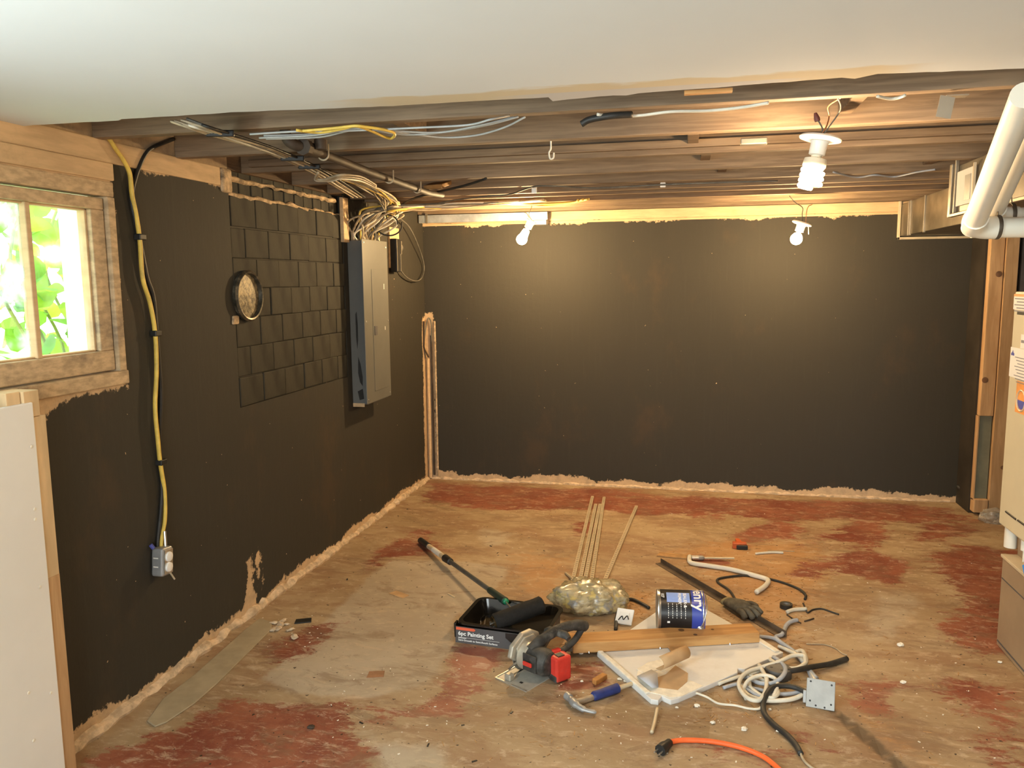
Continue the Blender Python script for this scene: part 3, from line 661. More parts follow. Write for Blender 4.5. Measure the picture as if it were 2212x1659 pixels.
L3 = lampholder('lit lamp tilted beside the metal channel, leftmost of the three', A, (0.806, -0.62, 1.604), .032, False,
    [([A+Vector((.004, 0, .004)), A+Vector((-.01, -.02, .04)), A+Vector((.01, -.03, .09)), A+Vector((-.01, 0, .14))], 'darkcable'),
     ([A+Vector((-.004, 0, .004)), A+Vector((-.02, -.02, .04)), A+Vector((-.04, -.0, .05))], 'copper'),
     ([A+Vector((-.02, -.03, .03)), A+Vector((.01, -.03, .0)), A+Vector((.045, -.02, -.01))], 'whitecable')])

# ================================================================== BREAKER PANEL
pn = thing('breaker_panel', 'tall grey electrical breaker panel mounted on the left wall near the corner', 'breaker panel', (0, -1.10, .73))
m = MB(); m.box((0.001, -1.255, .728), (.091, -.95, 1.612)); m.build('box', MAT['panelside'], pn, bevel=.003)
m = MB(); m.box((.0915, -1.282, .733), (.097, -.925, 1.618)); m.build('cover', MAT['panel'], pn, bevel=.002)
dr = MB(); dr.box((.0972, -1.17, .79), (.0995, -.965, 1.46)); door = dr.build('door', MAT['panel'], pn, bevel=.0015)
m = MB(); m.box((.0996, -1.155, 1.10), (.1035, -1.12, 1.15)); m.build('latch', MAT['card'], door, bevel=.001)
for y, z in ((-1.262, 1.60), (-.945, 1.585), (-1.262, 1.18), (-.945, 1.17), (-1.262, .755), (-.945, .755)):
    m = MB(); m.lathe([(.005, 0), (.005, .002), (.002, .0035)], 10, axis_m((.097, y, z), (1, 0, 0))); m.build('screw', MAT['steel'], pn, smooth=True)
for poly in ([(.022, 1.22), (.030, 1.235), (.034, 1.16), (.033, 1.08), (.027, 1.03), (.022, 1.09)], [(.03, .99), (.042, .95), (.052, .88), (.050, .83), (.036, .85), (.026, .90)], [(.02, .80), (.05, .815), (.056, .76), (.03, .752)]):
    m = MB(); m.prism(poly, 0, .0008, Matrix(((1, 0, 0, 0.012), (0, 0, -1, -1.2552), (0, 1, 0, 0), (0, 0, 0, 1)))); m.build('paint_smear', MAT['black'], pn)
m = MB(); m.box((.003, -1.258, .715), (.07, -1.254, .735)); m.build('bare_edge', MAT['plate'], pn)
m = MB(); m.box((.0996, -1.0, 1.35), (.1, -.993, 1.38)); m.box((.0996, -1.0, 1.12), (.1, -.993, 1.14)); m.build('door_mark', MAT['print'], door)
# batten and small device to either side of the panel top
m = MB(); m.box((0.001, -1.335, 1.60), (.022, -1.268, 1.83)); tag(m.build('wood_batten', MAT['plate'], bevel=.003), 'cream wooden batten fixed upright left of the breaker panel top', 'batten')
bx_ = thing('meter_device', 'small metal device on a cream backing board right of the breaker panel', 'device', (0, -.60, 1.44))
m = MB(); m.box((.001, -.66, 1.475), (.014, -.50, 1.72)); m.build('backing_board', MAT['plate'], bx_, bevel=.002)
m = MB(); m.box((.014, -.66, 1.45), (.055, -.575, 1.65)); m.build('case', MAT['black'], bx_, bevel=.004)
m = MB(); m.box((.014, -.572, 1.56), (.045, -.535, 1.64)); m.build('terminal', MAT['galv'], bx_, bevel=.003)
m = MB(); m.lathe([(.016, 0), (.02, .004), (.02, .022), (.014, .026)], 18, axis_m((.014, -.515, 1.60), (1, 0, 0))); m.build('knob', MAT['steel'], bx_, smooth=True)
m = MB(); m.box((.055, -.66, 1.455), (.058, -.652, 1.645)); m.box((.055, -.60, 1.455), (.058, -.592, 1.56)); m.build('edge_rail', MAT['galv'], bx_)
# cables rising from the panel
RC = random.Random(3); CB = {'tan': 'tan', 'yellow': 'yellow', 'whitecable': 'white', 'darkcable': 'dark'}
mix = ['tan']*13+['whitecable']*9+['yellow']*6+['darkcable']*6
for i, mt in enumerate(mix):
    y0 = -1.235+.27*(i*7 % 34)/34; x0 = .014+.07*RC.random()
    h = RC.uniform(.05, .12)
    p = [Vector((x0, y0, 1.613)), Vector((x0+RC.uniform(-.01, .02), y0+RC.uniform(-.03, .02), 1.613+h*.6)), Vector((x0+RC.uniform(.0, .14), y0+RC.uniform(-.06, .10), 1.655+h))]
    p.append(Vector((.11+RC.uniform(0, .12), -1.03+RC.uniform(-.12, .14), 1.765+RC.uniform(0, .045))))
    if i % 2 == 0:
        p += [Vector((.26+RC.uniform(0, .05), -.95+RC.uniform(-.05, .08), 1.79+RC.uniform(0, .03))), Vector((.42+RC.uniform(0, .1), -.88+RC.uniform(-.06, .08), 1.80+RC.uniform(0, .025))), Vector((.75+RC.uniform(0, .15), -.88+RC.uniform(-.05, .08), 1.825)), Vector((1.0, -.86+RC.uniform(-.05, .08), 1.829))]
    else:
        p += [Vector((.2+RC.uniform(0, .08), -1.25+RC.uniform(-.1, .1), 1.815)), Vector((.3+RC.uniform(0, .06), -1.7+RC.uniform(-.1, .1), 1.826)), Vector((.36+RC.uniform(-.03, .03), -2.1, 1.826)), Vector((.37, -2.3, 1.828))]
    cable('panel_cable', p, RC.uniform(.0042, .0058), MAT[mt], CB[mt]+' cable curving down into the top of the breaker panel', 'cable', CB[mt]+' cables above the breaker panel', seg=7)
c0 = Vector((.16, -1.06, 1.70)); cable('cable_loop', [c0+Vector((.07*math.cos(a), .01*a-.03, .055*math.sin(a))) for a in [k*.55 for k in range(13)]], .0045, MAT['blackcable'], 'thin black cable loop wound around the bundle above the panel', 'cable')
P_ = [WL(862, 470, .05), WL(885, 492, .05), WL(905, 535, .04), WL(916, 575, .02), WL(911, 600, .03), WL(896, 607, .03), WL(875, 596, .03), WL(862, 575, .03), WL(852, 545, .035)]
cable('coaxial_loop', P_, .004, MAT['darkcable'], 'black cable drooping in a wide loop beside the corner', 'cable')
# flat cable run below the joists, from the drywall to the corner
runs = []
base = [(392, 262, 1.83), (430, 274, 1.81), (475, 290, 1.808), (560, 316, 1.81), (630, 343, 1.812), (690, 372, 1.812), (735, 400, 1.815), (775, 425, 1.82)]
for k in range(7):
    off = Vector((.010*(k-3), 0, .003*(k % 2)))
    p = [F(px, py, z)+off+Vector((RC.uniform(-.003, .003), 0, RC.uniform(-.003, .003))) for px, py, z in base]
    mt = ['tan', 'tan', 'whitecable', 'tan', 'tan', 'darkcable', 'blackcable'][k]
    nm = {'tan': 'tan', 'whitecable': 'white', 'darkcable': 'grey', 'blackcable': 'black'}[mt]
    cable('joist_cable', p, .0055, MAT[mt], nm+' cable in the flat run strapped beneath the joists', 'cable', nm+' cables strapped under the joists', flat=.7)
for i, (px, py) in enumerate(((475, 288), (632, 342), (668, 360))):
    a = F(px, py, 1.808); m = MB(); m.box((-.040, -.006, -.009), (.040, .006, .009), Matrix.Translation(a) @ Matrix.Rotation(.25, 4, 'Z')); tag(m.build('cable_strap', MAT['black'], bevel=.004), ['black strap around the flat cable run, nearest the white ceiling', 'black strap midway along the flat cable run', 'black strap on the flat cable run, farthest from the white ceiling'][i], 'strap')
for k in range(3):
    p = [F(688, 372+3*k, 1.80), F(682, 385+2*k, 1.785), F(700+8*k, 388+k, 1.78), F(735, 378+4*k, 1.785), F(775, 380+5*k, 1.80), F(800, 392+4*k, 1.82), F(812, 400+3*k, 1.826)]
    cable('slack_cable', p, .005, MAT['tan' if k < 2 else 'whitecable'], 'pale slack cable looping under the joists left of the iron pipe', 'cable', 'slack pale cables near the iron pipe')
# white and yellow data cables across the first joist bay
wc = [[(540, 290), (640, 284), (760, 282), (900, 276), (1010, 270), (1060, 258), (1100, 250)],
      [(560, 298), (680, 292), (770, 277), (860, 283), (950, 286), (1040, 270), (1110, 253)],
      [(575, 300), (690, 296), (775, 280), (880, 291), (980, 283), (1060, 268), (1120, 252)],
      [(570, 293), (670, 290), (780, 278), (880, 288), (960, 297), (1030, 292), (1090, 275), (1134, 253)]]
for k, L_ in enumerate(wc):
    cable('data_cable', [F(px, py, 1.806+.003*k) for px, py in L_][:-1]+[F(L_[-1][0], L_[-1][1], 1.828)], .0030, MAT['datacable'], ['uppermost', 'second', 'third', 'lowest sagging'][k]+' of four white data cables draped below the first joist', 'cable', 'white data cables')
cable('yellow_loop', [F(px, py, 1.803) for px, py in ((640, 281), (690, 286), (740, 278), (768, 272), (800, 282), (838, 298), (850, 296), (851, 287), (830, 280), (790, 274), (766, 272), (720, 277), (650, 283))], .0042, MAT['yellow'], 'coiled yellow cable hanging in a loop under the first joist', 'cable')
for k in range(3):
    cable('yellow_cable', [F(px, py, 1.826) for px, py in ((1060-8*k, 437+k), (1120, 439+k), (1180+10*k, 443-2*k), (1225+10*k, 440-2*k), (1272-12*k, 430+k))], .006, MAT['yellow'], 'bright yellow cable sagging under the last joists above the back wall', 'cable', 'yellow cables by the back wall')
p = [F(px, py, 1.822) for px, py in ((862, 462), (905, 452), (960, 436), (1040, 425), (1100, 420), (1150, 404), (1200, 402), (1290, 406), (1430, 399), (1560, 394), (1680, 391))]
grey = cable('grey_cable', p, .004, MAT['darkcable'], 'thin grey cable clipped along the joists from the panel corner rightward', 'cable')
for i, (px, py) in enumerate(((1154, 408), (1432, 400))):
    a = F(px, py, 1.822); m = MB(); m.box((-.012, -.008, -.02 if i == 0 else -.010), (.012, .008, .012), Matrix.Translation(a)); m.build('clip', MAT['print'], grey, bevel=.003)
cable('black_cable', [F(px, py, 1.82) for px, py in ((838, 462), (880, 435), (930, 418), (1000, 402), (1050, 386))], .006, MAT['blackcable'], 'black cable slanting up beneath the joists from the panel corner', 'cable')
cable('white_cable', [F(px, py, 1.832) for px, py in ((1800, 372), (1850, 383), (1890, 378), (1930, 382), (1980, 372), (2020, 366))], .004, MAT['greycable'], 'wavy pale cable under the joists right of the nearest lamp', 'cable')
cable('black_cable_end', [F(1256, 268, 1.80), F(1275, 258, 1.81), F(1320, 250, 1.815), F(1365, 247, 1.82)], .009, MAT['blackcable'], 'short thick black cable end taped to the first joist', 'cable')
cable('white_cable', [F(px, py, 1.818) for px, py in ((1290, 247), (1330, 251), (1385, 249), (1450, 241), (1530, 239), (1600, 232), (1660, 222))], .0042, MAT['whitecable'], 'white cable stapled along the underside of the first joist', 'cable')
cable('white_cable', [F(px, py, 1.818) for px, py in ((1895, 208), (1920, 213), (1938, 212), (1955, 206))], .004, MAT['whitecable'], 'short white cable sagging under the first joist right of the nearest lamp', 'cable')
# iron gas pipe
gp = thing('gas_pipe', 'dark iron gas pipe hung below the joists left of centre', 'pipe', (.6, -2.3, 1.80))
m = MB(); m.tube([(.625, -2.86, 1.802), (.60, -2.4, 1.802), (.585, -1.62, 1.802), (.58, -1.40, 1.815)], .0145, 14); m.build('pipe_run', MAT['iron'], gp, smooth=True)
m = MB(); m.tube([(.627, -2.94, 1.802), (.625, -2.86, 1.802)], .021, 14); m.tube([(.627, -2.955, 1.802), (.627, -2.93, 1.802)], .026, 8); m.build('union', MAT['iron'], gp, smooth=True)
m = MB(); m.tube(smoothpts([(.627, -2.93, 1.802), (.60, -2.97, 1.81), (.585, -2.98, 1.84), (.585, -2.98, 1.95)], 6), .017, 12); m.tube([(.66, -2.90, 1.80), (.66, -2.90, 1.83)], .02, 10); m.build('elbow', MAT['iron'], gp, smooth=True)
for y in (-2.80, -2.17, -1.80):
    c_ = Vector((.618-(y+2.8)*-.0, y, 1.802)); c_.x = .622+(y+2.86)*-.03
    m = MB(); m.tube([c_+Vector((.018*math.cos(a), 0, .018*math.sin(a))) for a in [math.radians(d_) for d_ in range(-190, 20, 15)]]+[c_+Vector((.018, 0, .032))], .003, 6); m.build('hook', MAT['tan'], gp, smooth=True)
a = F(915, 410, 1.82); m = MB(); m.obox(a, (.10, -.03, .0), (.0, .16, .035), (0, 0, .02)); tag(m.build('wood_brace', MAT['pine'], bevel=.003), 'short slanted wooden brace under the joists by the panel corner', 'brace')
a = WB(1190, 303, -2.66); b = WB(1190, 333, -2.66)
m = MB(); m.tube(smoothpts([a, a.lerp(b, .6), b+Vector((-.006, 0, .004)), b+Vector((-.002, 0, -.014)), b+Vector((.008, 0, -.012)), b+Vector((.010, 0, .004))], 6), .0028, 8); tag(m.build('screw_hook', MAT['whitecable'], smooth=True), 'white screw hook hanging from the second joist', 'hook')
st = thing('metal_bracket', 'bent galvanised bracket hanging from the first joist at right', 'bracket', F(2030, 215, 1.825))
m = MB(); a = F(2045, 205, 1.83); b = F(2022, 232, 1.79); m.obox(a, (.05, .0, .0), (.0, .03, .0), (0, 0, -.003)); m.build('tab', MAT['galv'], st)
m = MB(); m.obox(F(2032, 205, 1.828), (-.008, 0, -.05), (.033, 0, -.008), (0, .003, 0)); m.build('plate', MAT['galv'], st)
a = F(1600, 313, 1.825); m = MB(); m.obox(a, (.085, 0, .0), (0, .03, 0), (0, 0, .022)); tag(m.build('joist_plate', MAT['galv'], bevel=.004), 'small galvanised plate nailed under the joists left of the nearest lamp', 'plate')
m = MB(); m.obox(F(1478, 203, 1.822), (.11, 0, .0), (0, .02, 0), (0, 0, .008)); tag(m.build('wood_shim', MAT['pine']), 'splintered light wood shim at the drywall edge', 'wood')
# galvanised channel along the top of the back wall
ch = thing('metal_channel', 'galvanised metal channel along the top of the back wall by the corner', 'channel', (.45, -.08, 1.775))
za, zb = WB(1000, 480, -.10).z, WB(1000, 463, -.10).z
m = MB(); m.box((.012, -.115, za), (.886, -.112, zb)); m.box((.012, -.112, zb-.003), (.886, -.03, zb)); m.box((.012, -.112, za), (.886, -.09, za+.003)); m.build('rail', M('zinc_channel', (.50, .52, .53), .4, .6, var=.25, scale=10), ch, bevel=.001)
m = MB(); m.box((.80, -.125, za-.03), (.88, -.04, za)); m.build('end_bracket', MAT['tint'], ch, bevel=.003)
m = MB(); m.box((.06, -.119, za-.004), (.075, -.115, zb+.01)); m.build('hanger_strap', MAT['galv'], ch)
# corner pipes
cp = thing('corner_conduit', 'cream painted conduit and old cable running down the room corner', 'conduit', (.03, -.02, 0))
m = MB(); m.tube([(.022, -.018, .01), (.022, -.018, .86)], .011, 10); m.build('cream_pipe', MAT['plate'], cp, smooth=True)
m = MB(); m.tube([(.047, -.012, .03), (.047, -.012, 1.02)], .008, 10); m.build('dark_pipe', MAT['iron'], cp, smooth=True)
m = MB(); m.tube(smoothpts([(.01, -.03, .86), (.0, -.035, .95), (.02, -.03, 1.10), (.035, -.02, 1.14), (.052, -.02, 1.10), (.05, -.015, 1.0), (.047, -.012, .9)], 8), .005, 8); m.build('old_cable', MAT['darkcable'], cp, smooth=True)
m = MB(); m.tube(smoothpts([(-.002+.01, -.05, 1.12), (.008, -.055, .98), (.008, -.05, .93), (.03, -.03, .87)], 8), .006, 8); m.build('old_cable', MAT['iron'], cp, smooth=True)
m = MB(); m.box((.064, -.012, .02), (.078, .0, 1.12)); m.build('plaster_edge', MAT['mortar'], cp, bevel=.005)

# ================================================================== CABLES AND OUTLET ON THE LEFT WALL
yl = [(236, 300), (252, 325), (266, 345), (280, 375), (285, 420), (294, 465), (302, 520), (308, 600), (324, 655), (335, 720), (338, 800), (335, 880), (341, 950), (346, 1000), (355, 1060), (356, 1120), (349, 1160), (347, 1188)]
cable('yellow_cable', [WL(px, py, .016) for px, py in yl], .0085, MAT['yellow'], 'yellow cable hanging down the left wall to the loose outlet box', 'cable', flat=.55)
bl = [(375, 300), (335, 316), (316, 330), (300, 362), (287, 405), (285, 440), (298, 500), (306, 540), (318, 600), (331, 640), (337, 700), (344, 790), (348, 860), (345, 940), (348, 1000), (350, 1060), (347, 1110), (342, 1160), (340, 1188)]
bc = cable('black_cable', [WL(px, py, .008) for px, py in bl], .007, MAT['blackcable'], 'black cable hanging beside the yellow one on the left wall', 'cable')
for px, py in ((302, 512), (336, 720), (348, 998)):
    a = WL(px, py, .012); m = MB(); m.box((-.012, -.016, -.010), (.014, .016, .010), Matrix.Translation(a)); m.build('cable_tie', MAT['black'], bc, bevel=.003)
o0 = WL(352, 1242, .03)
ob = thing('outlet_box', 'loose grey metal outlet box with white receptacle hanging on the left wall', 'outlet', (.03, o0.y, o0.z))
k = Matrix.Translation((.004, o0.y, o0.z)) @ Matrix.Rotation(math.radians(-6), 4, 'X')
m = MB(); m.box((0, -.028, 0), (.046, .028, .098), k); m.build('box', MAT['tint'], ob, bevel=.008, segs=3)
for dz in (.030, .066):
    m = MB(); m.lathe([(.014, 0), (.017, .003), (.016, .008), (.008, .010)], 18, k @ Matrix.Translation((.046, .0, dz)) @ Matrix.Rotation(math.radians(90), 4, 'Y')); m.build('receptacle', MAT['print'], ob, smooth=True)
m = MB(); m.box((.046, -.022, .008), (.049, .022, .09), k); m.build('yoke', MAT['steel'], ob)
for dz in (.032, .062): m = MB(); m.box((.01, -.0292, dz), (.028, -.028, dz+.004), k); m.build('knockout_mark', MAT['paper'], ob)
m = MB(); m.tube(smoothpts([k @ Vector((.046, .01, .008)), k @ Vector((.056, .01, -.004)), k @ Vector((.064, .012, -.016))], 4), .003, 6); m.build('ground_wire', MAT['tan'], ob, smooth=True)
m = MB(); m.tube([k @ Vector((.012, -.03, .098)), k @ Vector((.004, -.036, .112))], .007, 8); m.build('wire_nut', MAT['blueink'], ob, smooth=True)
m = MB(); m.tube([k @ Vector((.03, .01, .09)), k @ Vector((.026, .01, .15))], .005, 8); m.build('cable_clamp', MAT['steel'], ob, smooth=True)

# ================================================================== FURRED HALF WALL AT THE NEAR LEFT
hw = MB(); hw.box((.090, -8.4, 0.0), (.1025, -3.506, 1.086)); hw = struct(hw.build('wall_near_left', MAT['white'], origin=False, bevel=.003)); tag(hw, 'white drywall half wall furred out at the near left')
m = MB(); m.box((.012, -3.52, 0), (.097, -3.462, 1.045)); m.build('end_stud', MAT['newpine'], hw, bevel=.002)
m = MB(); m.box((.014, -3.576, 1.0), (.0895, -3.532, 1.118)); m.build('stud_top', MAT['newpine'], hw, bevel=.002)
m = MB(); m.box((.014, -3.530, 1.046), (.098, -3.480, 1.116)); m.build('stud_top', MAT['newpine'], hw, bevel=.002)
m = MB(); m.box((.097, -3.505, .0), (.0985, -3.464, .60)); m.build('stained_strip', MAT['stud'], hw)
for z in (1.02, .80, .60, .43, .30):
    m = MB(); m.tube([(.06, -3.463, z), (.062, -3.448+R.uniform(0, .012), z)], .0018, 6); m.build('nail', MAT['iron'], hw)
for px, py in ((68, 965), (75, 1100), (76, 1122), (86, 1268), (110, 1497), (62, 1497), (73, 1600)):
    a = WL(px, py, .103); m = MB(); m.lathe([(.005, 0), (.004, .0012), (.001, .0016)], 8, axis_m(a, (1, 0, 0))); m.build('drywall_screw', MAT['plaster'], hw, smooth=True)

# ================================================================== DUCTS, FURNACE, VENT PIPES AT THE RIGHT
dk = thing('metal_duct', 'galvanised rectangular duct running out from the back wall', 'duct', (3.2, -.6, 1.63))
MAT['ductsteel'] = M('dull_duct_steel', (.20, .175, .135), .38, .75, var=.3, scale=6)
m = MB(); m.box((3.022, -1.35, 1.632), (3.42, -.012, 1.822)); m.build('duct_body', MAT['ductsteel'], dk, bevel=.003)
m = MB()
for y in (-.20, -.235, -.52): m.box((3.014, y-.006, 1.626), (3.026, y+.006, 1.824))
m.build('seam', MAT['galv'], dk, bevel=.002)
m = MB(); m.box((3.005, -.022, 1.612), (3.42, -.002, 1.626)); m.box((3.005, -.022, 1.612), (3.020, -.002, 1.85)); m.build('wall_flange', MAT['beige'], dk, bevel=.002)
pl = thing('plenum_box', 'galvanised plenum box with pale side panel above the furnace', 'duct', (3.1, -2.0, 1.64))
m = MB(); m.box((2.828, -2.45, 1.642), (3.30, -1.635, 1.828)); m.build('plenum_body', MAT['ductsteel'], pl, bevel=.003)
m = MB(); m.box((2.812, -1.66, 1.628), (2.832, -1.632, 1.838)); m.box((2.812, -2.45, 1.628), (2.83, -1.65, 1.640)); m.box((2.814, -1.70, 1.64), (2.828, -1.69, 1.86)); m.build('corner_flange', MAT['galv'], pl, bevel=.002)
m = MB(); m.box((2.818, -1.90, 1.665), (2.828, -1.71, 1.800)); m.build('filter_frame', MAT['paper'], pl, bevel=.002)
m = MB(); m.box((2.8165, -1.875, 1.68), (2.819, -1.81, 1.775)); m.build('filter_label', MAT['tint'], pl)
m = MB(); m.box((2.813, -1.915, 1.655), (2.822, -1.905, 1.81)); m.build('frame_edge', MAT['beige'], pl)
def elbowpipe(name, label, pts, r, fit):
    t = thing(name, label, 'pipe', Vector(pts[1]))
    m = MB(); m.tube([pts[0], pts[1]], r, 20); m.build('pipe_length', MAT['pvc'], t, smooth=True)
    m = MB(); m.tube([pts[1], pts[2]], r, 20); m.build('pipe_length', MAT['pvc'], t, smooth=True)
    a = Vector(pts[1]); d0 = (Vector(pts[0])-a).normalized(); d1 = (Vector(pts[2])-a).normalized()
    P_ = [a+d0*.075, a+d0*.05]+[a+d0*.05*(1-s)**2+d1*.05*s*s for s in (.15, .3, .45, .6, .75, .9)]+[a+d1*.05, a+d1*.075]
    m = MB(); m.tube(P_, r*1.13, 20); m.build('elbow', MAT['pvc'], t, smooth=True)
    return t
e1 = WB(2100, 492, -2.6); u1 = WB(2216, 205, -3.32); p1 = elbowpipe('vent_pipe', 'front white plastic vent pipe with elbow, above the furnace', [u1, e1, Vector((3.4, -2.6, e1.z-.012))], .030, 1)
e2 = WB(2140, 470, -2.48); u2 = WB(2262, 190, -3.20); p2 = elbowpipe('vent_pipe', 'rear white plastic vent pipe, half hidden by the front one', [u2, e2, Vector((3.4, -2.48, e2.z-.004))], .029, 1)
for px, yy, z0, z1 in ((2163, -2.635, e1.z-.05, e1.z+.05), (2193, -2.515, e2.z-.035, e2.z+.05)):
    a = WB(px, 500 if yy < -2.6 else 470, yy); m = MB(); c_ = Vector((a.x, -2.6 if yy < -2.6 else -2.48, (z0+z1)/2))
    m.tube([c_+Vector((0, -.0345*math.cos(t_), .0345*math.sin(t_))) for t_ in [math.radians(d_) for d_ in range(-100, 110, 15)]], .006, 6, flat=.3); m.tube([c_+Vector((0, -.0, .035)), c_+Vector((-.02, .02, .25))], .005, 6, flat=.4)
    o = m.build('perforated_strap', M('dark_strap', (.09, .07, .05), .5, .4), p1 if yy < -2.6 else p2, smooth=True)
m = MB(); m.box((e2.x+.04, -2.512, e2.z-.012), (e2.x+.12, -2.509, e2.z-.002)); m.build('pipe_print', MAT['ink'], p2)
fu = thing('furnace', 'beige gas furnace cabinet at the right edge of the room', 'furnace', (3.25, -2.4, .455))
m = MB(); m.box((2.95, -2.85, .458), (3.52, -2.0, 1.332)); m.build('cabinet', MAT['furn'], fu, bevel=.006)
def flabel(name, y0, y1, z0, z1, mat, off=.0012):
    m = MB(); m.box((2.95-off, y0, z0), (2.9502, y1, z1)); return m.build(name, MAT[mat], fu)
def fp(px, py): a = WL(px, py, 2.949); return a.y, a.z
yA, zA = fp(2190, 633); yB, zB = fp(2189, 668)
lb = flabel('warning_label', yA-.17, yA-.005, zB, zA-.004, 'paper'); m = MB()
for k in range(5): m.box((2.9484, yA-.165, zA-.022-k*.011), (2.9488, yA-.015-.02*(k % 2), zA-.018-k*.011))
m.build('printed_lines', MAT['ink'], lb); flabel('label_stripe', yA-.17, yA-.005, zA-.012, zA-.003, 'orangelabel', .0016)
y, z = fp(2196, 672); flabel('handle_slot', y-.15, y-.005, z-.012, z, 'black', .0008)
y0, z0 = fp(2184, 749); y1, z1 = fp(2181, 815)
lb = flabel('paper_label', y0-.16, y0, z1+.004, z0, 'paper', .0014); m = MB()
for k in range(9): m.box((2.9482, y0-.15, z0-.035-k*.011), (2.9486, y0-.045-.012*(k % 3), z0-.032-k*.011))
m.build('printed_lines', MAT['ink'], lb); m = MB(); m.prism([(-.014, 0), (.014, 0), (.014, .008), (.006, .011), (0, .02), (-.006, .011), (-.014, .008)], 0, .0006, Matrix(((0, 0, -1, 2.9486), (-1, 0, 0, y0-.022), (0, 1, 0, z0-.03), (0, 0, 0, 1)))); m.build('blue_emblem', MAT['blueink'], lb)
y, z = fp(2206, 722); lb = flabel('rating_plate', y-.12, y, z-.05, z, 'paper'); m = MB(); m.box((2.9484, y-.11, z-.03), (2.9488, y-.005, z-.02)); m.build('printed_lines', MAT['ink'], lb)
y0, z0 = fp(2197, 822); y1, z1 = fp(2195, 890); lb = flabel('orange_label', y0-.16, y0, z1, z0, 'orangelabel')
m = MB(); kx = Matrix(((0, 0, -1, 2.9486), (-1, 0, 0, y0-.05), (0, 1, 0, (z0+z1)/2-.01), (0, 0, 0, 1)))
m.prism([(.032*math.cos(t_), .032*math.sin(t_)) for t_ in [math.radians(d_) for d_ in range(180, 361, 20)]], 0, .0006, kx); m.build('emblem', MAT['blueink'], lb)
m = MB(); m.tube([kx @ Vector((.037*math.cos(t_), .037*math.sin(t_), .001)) for t_ in [math.radians(d_) for d_ in range(0, 361, 20)]], .003, 6); m.build('emblem_ring', MAT['beige'], lb)
for (xa, ya), (xb, yb) in (((2173, 1105), (2195, 1122)), ((2199, 1124), (2230, 1146))):
    a, b = WL(xa, ya, 2.9497), WL(xb, yb, 2.9497); m = MB(); m.tube([a, b], .004, 6, flat=1); m.build('vent_slot', MAT['black'], fu)
m = MB(); m.tube([(2.985, -2.03, .375), (2.985, -2.03, .46)], .022, 14); m.build('drain_stub', MAT['pvc'], fu, smooth=True)
m = MB(); m.tube([(2.99, -2.14, .40), (2.99, -2.14, .46)], .012, 10); m.tube([(2.99, -2.14, .357), (2.99, -2.14, .40)], .004, 8); m.build('drain_fitting', MAT['pvc'], fu, smooth=True)
m = MB(); m.box((3.0, -2.8, .357), (3.48, -2.06, .459)); m.build('base_riser', MAT['furnbase'], fu)
rb = thing('return_air_box', 'brown sheet metal return air box under the furnace', 'air box', (3.25, -2.5, 0))
m = MB(); m.box((2.95, -3.1, .002), (3.52, -2.062, .345)); m.build('box', MAT['furnbase'], rb, bevel=.003)
m = MB(); m.box((2.945, -3.1, .345), (3.525, -2.056, .356)); m.build('top_plate', MAT['beige'], rb, bevel=.002)
m = MB(); m.box((2.9485, -3.09, .265), (2.951, -2.07, .269)); m.box((2.9485, -3.09, .018), (2.951, -2.07, .024)); m.build('fold_line', MAT['card'], rb)
a = WL(2207, 1226, 2.94); m = MB(); P_ = [(R.uniform(.7, 1.1)*.035*math.cos(t_), R.uniform(.7, 1.1)*.026*math.sin(t_)) for t_ in [k*.7 for k in range(9)]]
m.prism(P_, 0, .006, Matrix(((0, 0, -1, 2.948), (-1, 0, 0, a.y-.03), (0, 1, 0, a.z), (0, 0, 0, 1)))); tag(m.build('tape_scrap', MAT['bluetape'], bevel=.002), 'scrap of bright blue tape on the air box', 'tape')
cable('black_hose', [WB(2068, 1050, -.03), WB(2090, 1064, -.09), WB(2120, 1085, -.18), Vector((3.56, -.31, .015)), Vector((3.64, -.36, .013))], .013, MAT['blackcable'], 'black hose sloping to the floor beside the wooden stud', 'hose')
b = WB(2094, 1042, -.03); m = MB(); m.box((-.008, -.01, -.02), (.008, .0, .02), Matrix.Translation(b)); tag(m.build('white_tag', MAT['print'], bevel=.003), 'tiny white tag on the dark wall beside the stud', 'tag')
# crumpled clear plastic by the stud
def crumple(name, mat, cx, cy, sx, sy, sz, seed, parent=None, sub=3, amp=.35, flatb=True):
    bm = bmesh.new(); bmesh.ops.create_icosphere(bm, subdivisions=sub, radius=1.0)
    for v in bm.verts:
        n_ = v.co.normalized(); q = n_*2.1+Vector((seed*3.1, seed*1.7, seed))
        d_ = 1+amp*(mnoise.noise(q)*.9+abs(mnoise.noise(q*2.3))*.7-.25+mnoise.noise(q*5)*.25)
        v.co = n_*d_; v.co = Vector((v.co.x*sx, v.co.y*sy, max(v.co.z, -.55)*sz+.55*sz))
    me = bpy.data.meshes.new(name); bm.to_mesh(me); bm.free(); me.materials.append(mat)
    o = bpy.data.objects.new(name, me); COL.objects.link(o)
    o.location = (cx, cy, .001)
    if parent is not None: o.parent = parent; o.location = Vector((cx, cy, .001))-parent.location
    return o
